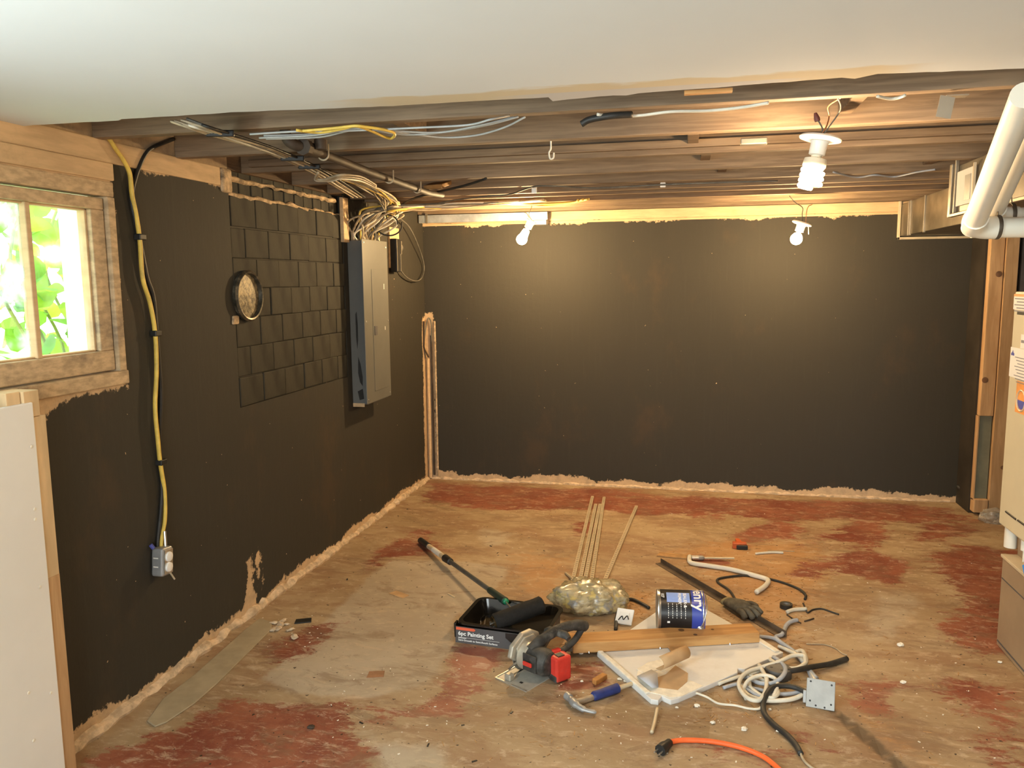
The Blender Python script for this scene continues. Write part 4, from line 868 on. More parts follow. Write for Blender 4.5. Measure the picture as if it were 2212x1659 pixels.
def plasticmat(name, c, alpha, patch=None):
    t = NT(name); cc = t.mix(t.ramp(t.noise(30, 4), .4, .6), c, tuple(x*.6 for x in c))
    if patch:
        cc = t.mix(t.math('MULTIPLY', t.ramp(t.noise(16, 4, .6), .52, .64), .8), cc, patch[0]); cc = t.mix(t.math('MULTIPLY', t.ramp(t.noise(13, 4, .6, (1.3, 1, 1)), .55, .66), .8), cc, patch[1])
        cc = t.mix(t.ramp(t.noise(21, 3, .5, (1, 1.4, 1)), .64, .68), cc, patch[2])
    t.col(cc); t.set(.22, 0, .6); t.b.inputs['Alpha'].default_value = alpha; t.b.inputs['Coat Weight'].default_value = .6; t.bump(t.noise(22, 4, .55, dist=1.5), .45, .010); return t.m
MAT['clear'] = plasticmat('clear_film', (.6, .55, .48), .45)
a = F(2150, 1128); tag(crumple('plastic_film', MAT['clear'], a.x, a.y, .085, .06, .05, 4), 'crumpled clear plastic film on the floor beside the stud', 'plastic film')
MAT['barsteel'] = M('rusty_bar_steel', (.12, .085, .058), .6, .3, var=.3)

# ================================================================== THINGS ON THE FLOOR
def frame(p, q, z=None):                               # matrix with +x from p to q (level), +z up, origin p
    p, q = Vector(p), Vector(q); d = q-p; a = math.atan2(d.y, d.x); return a, math.hypot(d.x, d.y)
def textmesh(txt, size, align='LEFT', bold=0.0):
    c = bpy.data.curves.new('lettering', 'FONT'); c.body = txt; c.size = size; c.align_x = align; c.resolution_u = 3; c.offset = bold
    o = bpy.data.objects.new('lettering', c); COL.objects.link(o); bpy.context.view_layer.update()
    me = bpy.data.meshes.new_from_object(o.evaluated_get(bpy.context.evaluated_depsgraph_get())); bpy.data.objects.remove(o); bpy.data.curves.remove(c); return me
def addmesh(name, me, mat, parent, mtx):
    if mtx is not None: me.transform(mtx)
    me.materials.clear(); me.materials.append(mat); o = bpy.data.objects.new(name, me); COL.objects.link(o); o.parent = parent; return o

# ---- paint tray in its card sleeve
a, _ = frame(F(984, 1387), F(1100, 1403)); TW, TD, TH = .37, .27, .066
tray = thing('paint_tray', 'black plastic paint tray in its dark printed card sleeve', 'paint tray', F(984, 1387), a)
def rrect(w, d, r, n=5, cut=0):
    pts = []
    for cx, cy, a0 in ((w-r, r, -90), (w-r, d-r, 0), (r, d-r, 90), (r, r, 180)):
        for k in range(n+1): t_ = math.radians(a0+90*k/n); pts.append((cx+r*math.cos(t_), cy+r*math.sin(t_)))
    return pts
MAT['wetblack'] = M('wet_black_paint', (.012, .010, .008), .12, var=.3, scale=12, bump=.15, spec=.6)
MAT['oilfilm'] = M('brown_black_paint_film', (.05, .032, .012), .10, var=.4, scale=9, bump=.1, spec=.6)
def loft(m, rings):
    n = len(rings[0]); o = len(m.v); m.v += [Vector(p) for r_ in rings for p in r_]
    for i in range(len(rings)-1):
        for j in range(n): m.f.append([o+i*n+j, o+i*n+(j+1) % n, o+(i+1)*n+(j+1) % n, o+(i+1)*n+j]); m.mi.append(m.cur)
    return o
def ring(w, d, r, x0, y0, zf): return [(x0+x, y0+y, zf(x0+x, y0+y)) for x, y in rrect(w, d, r)]
m = MB(); z1 = lambda x, y: .078; zb_ = lambda x, y: .012+.042*max(0, min(1, (x-.14)/.2))
o = loft(m, [ring(TW, TD, .04, 0, .004, lambda x, y: .072), ring(TW, TD, .04, 0, .004, z1), ring(TW-.03, TD-.03, .035, .015, .019, z1), ring(TW-.06, TD-.06, .03, .03, .034, zb_)])
m.f.append([o+3*24+j for j in range(24)]); m.mi.append(0)
m.build('tray', MAT['wetblack'], tray, smooth=True, world=False)
m = MB(); m.prism([(.05, .05), (.20, .045), (.22, .10), (.19, .20), (.10, .225), (.055, .20), (.045, .12)], .0125, .020); m.build('paint_pool', MAT['oilfilm'], tray, world=False, bevel=.003)
m = MB(); m.box((0, 0, 0), (TW-.02, .0025, TH)); fc = m.build('sleeve_front', MAT['card'], tray, world=False)
m = MB(); m.box((0, .0025, 0), (.0025, TD, TH*.98)); m.box((TW-.0225, .0025, 0), (TW-.02, TD, TH*.98)); m.box((0, TD-.0025, 0), (TW-.02, TD, TH*.98)); m.box((.0025, .0025, 0), (TW-.0225, TD-.0025, .002)); m.build('sleeve', MAT['card'], tray, world=False)
up = Matrix(((1, 0, 0, 0), (0, 0, -1, -.0006), (0, 1, 0, 0), (0, 0, 0, 1)))
addmesh('lettering', textmesh('6pc Painting Set', .0225, bold=.0006), MAT['print'], fc, up @ Matrix.Translation((.012, .032, 0)))
m = MB(); m.box((.012, -.0008, .023), (.18, -.0002, .0238)); m.box((.012, -.0008, .0195), (.045, -.0002, .0215)); m.build('printed_rule', MAT['print'], fc, world=False)
addmesh('small_lettering', textmesh('Semi-Smooth to Semi-Rough Surfaces', .0105, bold=.0002), MAT['print'], fc, up @ Matrix.Translation((.012, .009, 0)))
m = MB(); m.prism([(.004, .053), (.078, .053), (.084, .0585), (.078, .064), (.004, .064)], .0002, .0008, up); m.build('colour_band', MAT['redprint'], fc, world=False)
m = MB(); m.prism([(.205, .064), (.30, .064), (.31, .01), (.27, .012), (.25, .028), (.225, .03), (.205, .045)], .0002, .0012, up); m.build('paint_drip', MAT['wetblack'], fc, world=False)
m = MB(); m.prism([(-.004, .02), (.003, .02), (.003, .078), (-.006, .078)], -.03, 0, up); m.build('rim_drip', MAT['wetblack'], tray, world=False, bevel=.002)
# ---- roller on its pole
p0 = F(908, 1167, .016); p1_ = F(1092, 1299, .085)
ro = thing('paint_roller', 'black paint roller on a long extension pole resting in the tray', 'paint roller', (p0.x, p0.y, 0))
def seg(t0, t1, r0, r1, mat, nm, n=14):
    a_, b_ = p0.lerp(p1_, t0), p0.lerp(p1_, t1); L_ = (b_-a_).length
    m = MB(); m.lathe([(r0*.6, 0), (r0, .004), (r1, L_-.004), (r1*.6, L_)], n, axis_m(a_, b_-a_)); return m.build(nm, mat, ro, smooth=True)
seg(0, .13, .0165, .0155, MAT['black'], 'end_grip'); tn = seg(.125, .36, .0135, .0135, MAT['beige'], 'outer_tube')
seg(.19, .30, .0139, .0139, MAT['paper'], 'pole_label'); seg(.345, .42, .019, .0165, MAT['black'], 'locking_collar'); seg(.41, .86, .0105, .0105, M('dark_grey_tube', (.12, .12, .11), .35, .4), 'inner_tube'); seg(.85, 1.0, .0145, .0165, M('dark_green_grip', (.02, .035, .025), .45), 'handle_grip'); seg(.985, 1.01, .014, .012, M('green_ring', (.02, .25, .12), .4), 'grip_ring')
ra, rb_ = F(1068, 1345, .085), F(1172, 1305, .125)
m = MB(); L_ = (rb_-ra).length; pr_ = [(.010, 0), (.030, .0), (.034, .006)]+[(.0335+R.uniform(-.0015, .0015), .006+(L_-.012)*k/10) for k in range(1, 10)]+[(.034, L_-.006), (.028, L_), (.01, L_)]
m.lathe(pr_, 22, axis_m(ra, rb_-ra)); m.build('roller_cover', M('black_wet_nap', (.008, .007, .006), .8, var=.4, scale=60, bump=.6), ro, smooth=True)
m = MB(); m.lathe([(.006, -.008), (.026, -.006), (.026, .0), (.01, .0)], 18, axis_m(ra, rb_-ra)); m.build('roller_cage_end', MAT['oilfilm'], ro, smooth=True)
k_ = (rb_-ra).normalized(); bend = F(1106, 1322, .10)
m = MB(); m.tube([ra-k_*.006, ra-k_*.018, ra-k_*.02+Vector((0, .01, .006))], .0035, 8); m.tube(smoothpts([ra-k_*.018, (ra-k_*.018).lerp(bend, .5), bend, p1_], 8), .0036, 8); m.build('wire_frame', MAT['steel'], ro, smooth=True)

# ---- circular saw
a, _ = frame(F(1070, 1466), F(1137, 1496)); so = F(1070, 1466)
saw = thing('circular_saw', 'red and black cordless circular saw standing on its metal shoe', 'saw', so, a)
def sb(lo, hi, nm, mat, bev=.003, rot=None): m = MB(); m.box(lo, hi, rot); return m.build(nm, mat, saw, world=False, bevel=bev)
SM = M('dusty_saw_black', (.045, .042, .038), .6, var=.6, scale=25, bump=.1, dirt=(.35, .30, .24), dirt_amt=.6)
MG = M('magnesium_guard', (.50, .46, .38), .45, .5, var=.15, scale=14)
m = MB(); m.prism([(0, 0), (.145, 0), (.145, .20), (.115, .27), (0, .27)], 0, .003); m.build('shoe', M('brushed_shoe_metal', (.50, .47, .41), .5, .35, var=.15, scale=20), saw, world=False, bevel=.001)
m = MB(); m.box((.0, -.001, .003), (.145, .003, .006)); m.box((-.001, 0, .003), (.003, .26, .006)); m.build('shoe_lip', MAT['steel'], saw, world=False)
m = MB(); m.box((.028, .05, .0032), (.036, .24, .0036)); m.box((.085, .03, .0032), (.097, .04, .0036)); m.build('shoe_slot', MAT['black'], saw, world=False)
kg = Matrix.Translation((.018, .128, .050)) @ Matrix.Rotation(math.radians(90), 4, 'Y')
def halfdisc(r, a0, a1, w, nm, mat, k, extra=()):
    m = MB(); P_ = [(r*math.cos(math.radians(t_)), r*math.sin(math.radians(t_))) for t_ in np.linspace(a0, a1, 20)]+list(extra); m.prism(P_, 0, w, k); return m.build(nm, mat, saw, world=False, bevel=.004, segs=3)
m = MB(); m.prism([(.0, .03), (-.025, .078), (-.065, .07), (-.088, .03), (-.09, -.02), (-.06, -.075), (-.02, -.088), (0, -.06)], 0, .020, kg); m.build('upper_guard', MG, saw, world=False, bevel=.006, segs=3)
m = MB(); m.prism([(-.01, .02), (-.04, .062), (-.075, .03), (-.078, -.02), (-.05, -.062), (-.01, -.05)], 0, .008, Matrix.Translation((.020, 0, 0)) @ kg); m.build('guard_rib', MG, saw, world=False, bevel=.003)
halfdisc(.070, -80, 80, .004, 'blade', MAT['steel'], Matrix.Translation((.009, 0, .018)) @ kg)
halfdisc(.066, 100, 250, .006, 'lower_guard', MAT['steel'], Matrix.Translation((-.008, 0, .0)) @ kg)
km = Matrix.Translation((.044, .113, .062)) @ Matrix.Rotation(math.radians(90), 4, 'Y')
m = MB(); m.lathe([(.050, 0), (.050, .028), (.043, .036)], 26, km); m.build('gear_case', MG, saw, world=False, smooth=True)
m = MB(); m.lathe([(.046, .03), (.049, .038), (.048, .095), (.040, .112), (.02, .116)], 26, km); m.build('motor_housing', SM, saw, world=False, smooth=True)
m = MB(); m.lathe([(.038, .1095), (.039, .116), (.030, .119)], 24, km); m.build('motor_cap', SM, saw, world=False, smooth=True)
sb((.09, .090, .085), (.128, .098, .10), 'red_badge', MAT['red'], .003, Matrix.Translation((0, -.034, -.033)) @ Matrix.Rotation(math.radians(8), 4, 'X'))
sb((.075, .060, .037), (.135, .066, .099), 'motor_plate', SM, .004)
kh = Matrix.Translation((.085, .128, .090)) @ Matrix.Rotation(math.radians(-12), 4, 'Z')
m = MB(); m.tube(smoothpts([kh @ Vector(p) for p in ((0, -.03, .0), (.0, .03, .030), (0, .10, .045), (0, .18, .040), (0, .235, .020))], 6), [.020]*6+[.017]*6+[.0165]*6+[.018]*6+[.012], 14, flat=1.15); m.build('rear_handle', SM, saw, world=False, smooth=True)
m = MB(); m.tube(smoothpts([kh @ Vector(p) for p in ((.0, .215, .02), (0, .17, -.02), (0, .1, -.045), (0, .03, -.05))], 6), .012, 12); m.build('handle_base', SM, saw, world=False, smooth=True)
m = MB(); m.tube([kh @ Vector(p) for p in ((-.045, .075, .030), (-.03, .08, .038), (.04, .10, .038), (.055, .10, .030))], [.010, .014, .014, .010], 12); m.build('front_grip', SM, saw, world=False, smooth=True)
sb((-.008, .05, .02), (.008, .075, .04), 'trigger', MAT['red'], .004, kh)
kb = Matrix.Translation((.148, .108, .006)) @ Matrix.Rotation(math.radians(-14), 4, 'Z')
sb((-.004, .006, .0), (.046, .072, .088), 'battery', MAT['red'], .007, kb); sb((.010, .022, .088), (.036, .05, .091), 'battery_terminal', MAT['black'], .002, kb); sb((-.022, .02, .03), (-.002, .066, .094), 'battery_mount', MAT['red'], .006, kb)
sb((.0, .004, .0), (.044, .02, .025), 'battery_foot', SM, .005, kb)
sb((.032, .012, .003), (.060, .035, .026), 'depth_bracket', MG, .004); sb((.040, .03, .02), (.046, .14, .026), 'depth_rod', MAT['steel'], .001, Matrix.Translation((0, 0, .01)) @ Matrix.Rotation(math.radians(14), 4, 'X'))

# ---- plastic bag of scraps
MAT['bag'] = plasticmat('crumpled_bag', (.60, .50, .30), .86, ((.72, .58, .20), (.27, .29, .33), (.74, .70, .58)))
a = F(1258, 1330); bag = crumple('plastic_bag', MAT['bag'], a.x+.02, a.y+.10, .165, .125, .075, 2.3, sub=5, amp=.20); bag.data.polygons.foreach_set('use_smooth', [True]*len(bag.data.polygons)); bag.rotation_euler = (0, 0, .15)
tag(bag, 'crumpled clear plastic bag of yellow and grey scraps', 'plastic bag')
# ---- slotted shelf standards
ST = [((1236, 1262), (1280, 1075)), ((1251, 1265), (1287, 1092)), ((1262, 1265), (1296, 1092)), ((1276, 1268), (1305, 1077)), ((1299, 1275), (1375, 1096))]
for i, (q0, q1) in enumerate(ST):
    A_, B_ = F(*q0), F(*q1); an, L_ = frame(A_, B_)
    t = thing('shelf_standard', ['leftmost long slotted beige shelf standard behind the plastic bag', 'second slotted beige shelf standard from the left', 'third slotted beige shelf standard from the left', 'fourth slotted beige shelf standard from the left, slightly apart', 'rightmost slotted beige shelf standard, lying apart from the others'][i], 'shelf standard', A_, an, 'slotted shelf standards on the floor')
    m = MB(); m.box((0, -.009, .0), (L_, -.0075, .010)); m.box((0, .0075, 0), (L_, .009, .010)); m.box((0, -.009, .010), (L_, .009, .0115)); m.build('channel', MAT['beige'], t, world=False)
    m = MB(); x = .03
    while x < L_-.02: m.box((x, -.0045, .0116), (x+.011, -.0015, .0119)); m.box((x, .0015, .0116), (x+.011, .0045, .0119)); x += .026
    m.build('slots', MAT['card'], t, world=False)
cable('white_stick', [F(1222, 1238, .006), F(1236, 1250, .012), F(1247, 1264, .018)], .006, MAT['beige'], 'short pale stick leaning out of the plastic bag', 'stick')

# ---- white board, torn at the near corner
bA, bB, bC, bD = [F(px, py, .012) for px, py in ((1290, 1412), (1424, 1530), (1692, 1412), (1470, 1288))]
bd = thing('white_board', 'white drywall panel with torn corner lying under the wooden plank', 'board', bA.lerp(bC, .5)*1.0)
bd.location.z = .0; bd.matrix_basis = Matrix.Translation(bd.location)
def qpt(u, v, z): p = (bA*(1-u)+bB*u)*(1-v)+(bD*(1-u)+bC*u)*v; return Vector((p.x, p.y, z))
m = MB(); poly = [qpt(0, 0, 0), qpt(.5, 0, 0), qpt(.88, 0, 0), qpt(.93, .03, 0), qpt(.90, .07, 0), qpt(.985, .09, 0), qpt(1, .14, 0), qpt(1, .60, 0), qpt(.965, .63, 0), qpt(1, .66, 0), qpt(1, 1, 0), qpt(0, 1, 0)]
m.prism([(p.x, p.y) for p in poly], .0, .018); sheet = m.build('sheet', MAT['board'], bd, bevel=.002)
def strip(u0, v0, u1, v1, w_, h_, nm, mat):
    p, q = qpt(u0, v0, .018), qpt(u1, v1, .018); d_ = (q-p).normalized(); nrm = Vector((-d_.y, d_.x, 0)); m = MB(); m.obox(p, q-p, nrm*w_, (0, 0, h_)); return m.build(nm, mat, bd, bevel=.002)
strip(.0, .0, .80, .0, .018, .007, 'edge_trim', MAT['plaster']); strip(.80, 1.0, .985, .985, -.022, .006, 'edge_trim', MAT['plaster'])
m = MB(); P_ = [qpt(u, v, 0) for u, v in ((.50, .10), (.62, .20), (.60, .38), (.75, .36), (.86, .30), (.99, .33), (1.0, .16), (.96, .10), (.90, .08), (.80, .03), (.70, .03), (.62, .02))]; m.prism([(p.x, p.y) for p in P_], .0181, .0198); m.build('bare_gypsum', MAT['plaster'], bd)
m = MB(); P_ = [qpt(u, v, 0) for u, v in ((.68, .12), (.70, .22), (.66, .33), (.80, .34), (.88, .28), (.92, .18), (.86, .14), (.80, .10))]; m.prism([(p.x, p.y) for p in P_], .0199, .0206); m.build('bare_paper', MAT['kraft'], bd)
m = MB(); g_ = []
q0, q1 = qpt(.60, .16, .02), qpt(.62, .38, .02); ax = (q1-q0); sd = Vector((ax.y, -ax.x, 0)).normalized()
for i in range(9):
    t_ = math.radians(-20+i*24); g_.append([q0+ax*s+sd*(.03-.026*math.cos(t_)*-1*0+.028*math.sin(t_)-.0)+Vector((0, 0, .020+.026*(1-math.cos(t_)))) for s in (0, .33, .66, 1)])
vs_ = [p for r_ in g_ for p in r_]; m.add(vs_, [(i*4+j, i*4+j+1, i*4+j+5, i*4+j+4) for i in range(8) for j in range(3)]); o = m.build('curled_paper', MAT['kraft'], bd, smooth='all'); sl = o.modifiers.new('thick', 'SOLIDIFY'); sl.thickness = .0015
m = MB(); P_ = [qpt(u, v, 0) for u, v in ((.56, .06), (.60, .16), (.70, .15), (.80, .10), (.80, .05), (.66, .03))]; vs_ = [Vector((p.x, p.y, .020+.010*(i % 3))) for i, p in enumerate(P_)]; m.add(vs_+[vs_[0].lerp(vs_[3], .5)+Vector((0, 0, .016))], [(i, (i+1) % 6, 6) for i in range(6)]); o = m.build('paper_flap', M('grey_face_paper', (.50, .52, .58), .7, var=.05), bd, smooth='all'); sl = o.modifiers.new('thick', 'SOLIDIFY'); sl.thickness = .001
m = MB(); q = F(1462, 1402, .02); m.box((-.03, -.022, 0), (.03, .022, .006), Matrix.Translation(q) @ Matrix.Rotation(.3, 4, 'Z')); tag(m.build('wood_offcut', MAT['chip'], bevel=.002), 'small brown wood offcut on the white board below the plank', 'wood offcut')
m = MB(); P_ = [F(px, py, .018) for px, py in ((1374, 1447), (1388, 1440), (1400, 1432), (1436, 1424), (1460, 1427), (1440, 1440), (1418, 1449), (1392, 1456))]; m.prism([(p.x, p.y) for p in P_], .0181, .0215); m.build('bare_gypsum', MAT['plaster'], bd, bevel=.001)
# ---- plank across it
pa, pb = F(1238, 1411, .022), F(1641, 1387, .022); an, L_ = frame(pa, pb)
pk = thing('wooden_plank', 'long orange pine plank lying across the white board', 'plank', (pa.x, pa.y, .0195), an)
m = MB(); m.box((0, 0, 0), (L_, .089, .040)); m.build('timber', MAT['pine'], pk, world=False, bevel=.003)
m = MB(); m.box((-.022, .01, .002), (.006, .06, .022)); m.box((-.012, .05, .01), (.004, .075, .03)); m.build('chewed_end', M('grey_splinter', (.24, .19, .14), .9, var=.4, scale=30), pk, world=False, bevel=.006)
for x in (.06, .10, .33, .60):
    m = MB(); m.tube([(x, -.0005, .006), (x, -.004, -.0)], .0022, 6); m.build('nail', MAT['steel'], pk, world=False)
for x, y, r_ in ((.43, .06, .012), (.47, .015, .008), (.55, .05, .006)):
    m = MB(); m.lathe([(r_, .0), (r_*.8, .0006), (.001, .0008)], 12, Matrix.Translation((x, y, .0401))); m.build('knot', M('dark_knot', (.12, .055, .02), .7), pk, world=False, smooth=True)
# ---- paint can on its side
an = .10; RCN, LCN = .0800, .176
pos = F(1468, 1316, .105); can = thing('paint_can', 'blue and black paint can lying on its side on the white board', 'paint can', (pos.x, pos.y, .0185), an)
kc = Matrix.Translation((-LCN/2, 0, RCN)) @ Matrix.Rotation(math.radians(90), 4, 'Y')       # axis along +x
m = MB(); m.lathe([(.070, .006), (.078, .002), (RCN, .0), (RCN+.0015, .004), (RCN-.001, .010), (RCN-.001, LCN-.010), (RCN+.0015, LCN-.004), (RCN, LCN), (.076, LCN-.002), (.074, LCN-.010)], 40, kc); m.build('can_body', MAT['steel'], can, smooth=True, world=False)
def wrap(x0, x1, a0, a1, mat, nm, rr_=RCN+.0004, n=24, par=can):         # label patch: axis range, angle range (0 = towards viewer, 90 = up)
    m = MB(); vs_ = []
    for i in range(n+1):
        t_ = math.radians(a0+(a1-a0)*i/n)
        for x in (x0, x1): vs_.append((x-LCN/2, -rr_*math.cos(t_), RCN+rr_*math.sin(t_)))
    m.add(vs_, [(2*i, 2*i+1, 2*i+3, 2*i+2) for i in range(n)]); return m.build(nm, mat, par, smooth='all', world=False)
MAT['labelblack'] = M('black_label', (.014, .013, .014), .35, var=.2, bump=0)
wrap(.012, .128, -55, 150, MAT['labelblack'], 'black_label'); wrap(.128, .178, -55, 150, MAT['blue'], 'blue_label'); wrap(.012, .128, -62, -40, MAT['steel'], 'silver_band', RCN+.0006)
wrap(.034, .122, 46, 80, MAT['lightblue'], 'pale_blue_panel', RCN+.0007)
def wraptext(txt, size, x_base, a_start, mat, nm, rr_, bold=0):            # runs around the can, downwards, letters' tops to the right
    me = textmesh(txt, size, bold=bold); bm = bmesh.new(); bm.from_mesh(me)
    bmesh.ops.triangulate(bm, faces=bm.faces[:]); bmesh.ops.subdivide_edges(bm, edges=[e for e in bm.edges if e.calc_length() > size*.25], cuts=2, use_grid_fill=False)
    for v in bm.verts:
        t_ = math.radians(a_start)-v.co.x/rr_; v.co = Vector((x_base+v.co.y-LCN/2, -rr_*math.cos(t_), RCN+rr_*math.sin(t_)))
    bmesh.ops.recalc_face_normals(bm, faces=bm.faces[:]); bm.to_mesh(me); bm.free(); return addmesh(nm, me, mat, can, None)
wraptext('Henry', .054, .138, 122, MAT['print'], 'lettering', RCN+.0011, .0012)
wraptext('SEALER &', .016, .098, 78, MAT['print'], 'small_lettering', RCN+.0012, .0004); wraptext('PRIMER', .016, .078, 78, MAT['print'], 'small_lettering', RCN+.0012, .0004); wraptext('107', .016, .014, 76, MAT['print'], 'small_lettering', RCN+.0012, .0004)
for k in range(5):
    x = .038+.016*k
    for a1 in range(2, 40, 6): wrap(x, x+.0022, a1+R.uniform(0, 1), a1+R.uniform(3, 5), MAT['print'], 'printed_line', RCN+.0009, 2)
wrap(.035, .045, -12, -6, MAT['print'], 'printed_mark', RCN+.0009, 2)
m = MB(); m.lathe([(.012, 0), (.013, .004), (.007, .008)], 16, Matrix.Translation((.162-LCN/2, -RCN*math.cos(math.radians(-28)), RCN+RCN*math.sin(math.radians(-28)))) @ Matrix.Rotation(math.radians(90), 4, 'X')); m.build('handle_ear', MAT['steel'], can, smooth=True, world=False)
m = MB(); m.tube(smoothpts([(.16-LCN/2, -RCN-.003, RCN-.03), (.172-LCN/2, -RCN-.004, RCN), (.184-LCN/2, -RCN+.01, RCN+.045), (.182-LCN/2, -.02, RCN*2)], 6), .002, 8); m.build('bail_handle', MAT['steel'], can, smooth=True, world=False)
# ---- hammer
ha, hb = F(1243, 1518, .014), F(1385, 1470, .014); an, L_ = frame(ha, hb)
hm = thing('hammer', 'claw hammer with blue grip lying in front of the white board', 'hammer', (ha.x, ha.y, 0), an)
m = MB(); m.tube([(0, 0, .014), (.03, 0, .013), (.075, 0, .013)], [.012, .010, .010], 12); m.build('shank', MAT['steel'], hm, smooth=True, world=False)
m = MB(); m.tube([(.07, 0, .015), (.075, 0, .015), (.10, 0, .015), (.175, 0, .016), (.178, 0, .016)], [.012, .016, .0155, .0165, .012], 14); m.build('grip', MAT['bluegrip'], hm, smooth=True, world=False)
m = MB(); m.tube([(.175, 0, .014), (.24, 0, .014), (.26, 0, .014)], [.008, .007, .004], 10); m.build('tang', MAT['beige'], hm, smooth=True, world=False)
m = MB(); m.tube(smoothpts([(0, .035, .015), (-.004, .01, .016), (-.006, -.02, .015), (.004, -.05, .012), (.03, -.075, .008)], 6), [.012]*6+[.015]*6+[.012]*6+[.008]*6+[.004], 12, flat=.8); m.tube([(0, .03, .015), (0, .05, .015)], [.013, .014], 14); m.build('head', MAT['tint'], hm, smooth=True, world=False)
# ---- loose wood pieces
def offcut(px, py, sx, sy, sz, rz, mat, label, nm='wood_offcut', tilt=0):
    q = F(px, py); m = MB(); m.prism([(-sx, -sy), (sx, -sy*.85), (sx*.95, sy), (-sx*.9, sy*.9)], 0, sz, Matrix.Translation(q) @ Matrix.Rotation(rz, 4, 'Z')); return tag(m.build(nm, mat, bevel=min(sz*.3, .002)), label, 'wood offcut')
MAT['chip2'] = M('orange_wood', (.48, .22, .06), .7, var=.2, scale=20)
offcut(1295, 1472, .032, .011, .018, 1.0, MAT['chip2'], 'stubby orange wood offcut between the saw and the white board')
offcut(862, 1285, .045, .022, .004, -.5, M('tan_wood_chip', (.50, .31, .15), .7), 'flat tan wood chip on the grey floor left of the pole')
offcut(812, 1457, .030, .024, .002, .25, M('rust_chip', (.32, .16, .08), .7), 'flat rust-brown square chip on the floor left of the saw')
offcut(1452, 1202, .075, .028, .008, -.1, MAT['chip'], 'brown plank scrap on the floor beside the dark metal bar')
offcut(655, 1342, .034, .022, .004, .4, MAT['black'], 'black diamond-shaped shard on the floor near the left wall', 'black_shard')
offcut(975, 1287, .03, .004, .004, -.7, MAT['beige'], 'thin pale splinter on the floor beside the pole', 'splinter')
# ---- long dark bar
A_, B_ = F(1422, 1217), F(1692, 1378); an, L_ = frame(A_, B_); t = thing('metal_bar', 'long dark metal angle bar lying behind the paint can', 'metal bar', A_, an)
m = MB(); m.box((0, -.016, 0), (L_, .016, .003)); m.build('flange', MAT['barsteel'], t, world=False); m = MB(); m.box((0, .013, .003), (L_, .016, .024)); m.build('upright', MAT['barsteel'], t, world=False)
# ---- bent pale tube and companions
cable('pale_tube', [F(px, py, .012) for px, py in ((1490, 1202), (1489, 1208), (1494, 1216), (1530, 1222), (1580, 1230), (1630, 1243), (1656, 1251), (1659, 1258), (1650, 1268), (1634, 1279))], .011, MAT['pvc'], 'bent off-white plastic tube on the floor behind the glove', 'tube', n=10)
sp = thing('drill_bit', 'long steel drill bit with chrome socket by the bent pale tube', 'drill bit', F(1495, 1205)); a_ = F(1494, 1205, .012); b_ = F(1586, 1206, .012); d_ = b_-a_
m = MB(); m.tube([a_, a_+d_*.16], .013, 14); m.build('socket', MAT['steel'], sp, smooth=True); m = MB(); m.tube([a_+d_*.16, a_+d_*.26, a_+d_*.30], [.013, .012, .006], 12); m.build('taper', MAT['tint'], sp, smooth=True); m = MB(); m.tube([a_+d_*.3, b_], .006, 10); m.build('shaft', MAT['beige'], sp, smooth=True)
rt = thing('red_clamp', 'small orange-red plastic clamp standing alone on the far floor', 'clamp', F(1600, 1186)); q = F(1600, 1186)
k_ = Matrix.Translation(q) @ Matrix.Rotation(.15, 4, 'Z'); OR = M('orange_red_plastic', (.55, .11, .03), .45)
m = MB(); m.prism([(-.04, .0), (.03, .0), (.035, .03), (-.035, .04)], 0, .03, k_); m.build('jaw', OR, rt, bevel=.004); m = MB(); m.prism([(-.012, .03), (.018, .03), (.012, .10), (-.008, .10)], .004, .026, k_); m.build('lever', OR, rt, bevel=.004); m = MB(); m.box((-.022, -.014, .0), (.034, .002, .022), k_); m.build('pad', MAT['black'], rt, bevel=.004)
tp = thing('tape_roll', 'small roll of black electrical tape on the floor', 'tape', F(1698, 1313)); m = MB(); m.lathe([(.014, 0), (.026, 0), (.026, .019), (.014, .019), (.014, 0)], 26, Matrix.Translation(F(1698, 1313)), cap=False); m.build('roll', MAT['black'], tp, smooth=True); m = MB(); m.lathe([(.0125, .001), (.014, .001), (.014, .018), (.0125, .018), (.0125, .001)], 22, Matrix.Translation(F(1698, 1313)), cap=False); m.build('core', MAT['tint'], tp, smooth=True)
# ---- glove
gl_ = thing('work_glove', 'crumpled dark grey work glove behind the plank', 'glove', F(1600, 1330)); q = F(1598, 1322)
kg_ = Matrix.Translation(q+Vector((0, 0, .004))) @ Matrix.Rotation(math.radians(-52), 4, 'Z')
m = MB(); m.tube([kg_ @ Vector(p) for p in ((-.075, 0, .014), (-.05, 0, .02), (-.01, 0, .024), (.03, 0, .020), (.045, 0, .014))], [.03, .036, .045, .043, .03], 14, flat=.5); m.build('palm', MAT['glove'], gl_, smooth='all')
for i, (y, L_, b_) in enumerate(((-.033, .055, -.25), (-.011, .07, -.1), (.011, .068, .06), (.032, .052, .2))):
    m = MB(); m.tube(smoothpts([kg_ @ Vector((.03, y, .018)), kg_ @ Vector((.03+L_*.45, y+L_*.45*b_, .026)), kg_ @ Vector((.03+L_*.8, y+L_*.8*b_, .018)), kg_ @ Vector((.03+L_, y+L_*b_, .010))], 4), [.0125]*12+[.008], 10); m.build('finger', MAT['glove'], gl_, smooth='all')
m = MB(); m.tube(smoothpts([kg_ @ Vector((-.02, .035, .016)), kg_ @ Vector((.0, .062, .018)), kg_ @ Vector((.03, .07, .012))], 4), [.014]*8+[.009], 10); m.build('thumb', MAT['glove'], gl_, smooth='all')
m = MB(); m.tube([kg_ @ Vector((-.085, 0, .013)), kg_ @ Vector((-.070, 0, .014))], [.033, .032], 14, flat=.5); m.build('cuff', M('glove_cuff', (.24, .21, .12), .8), gl_, smooth='all')
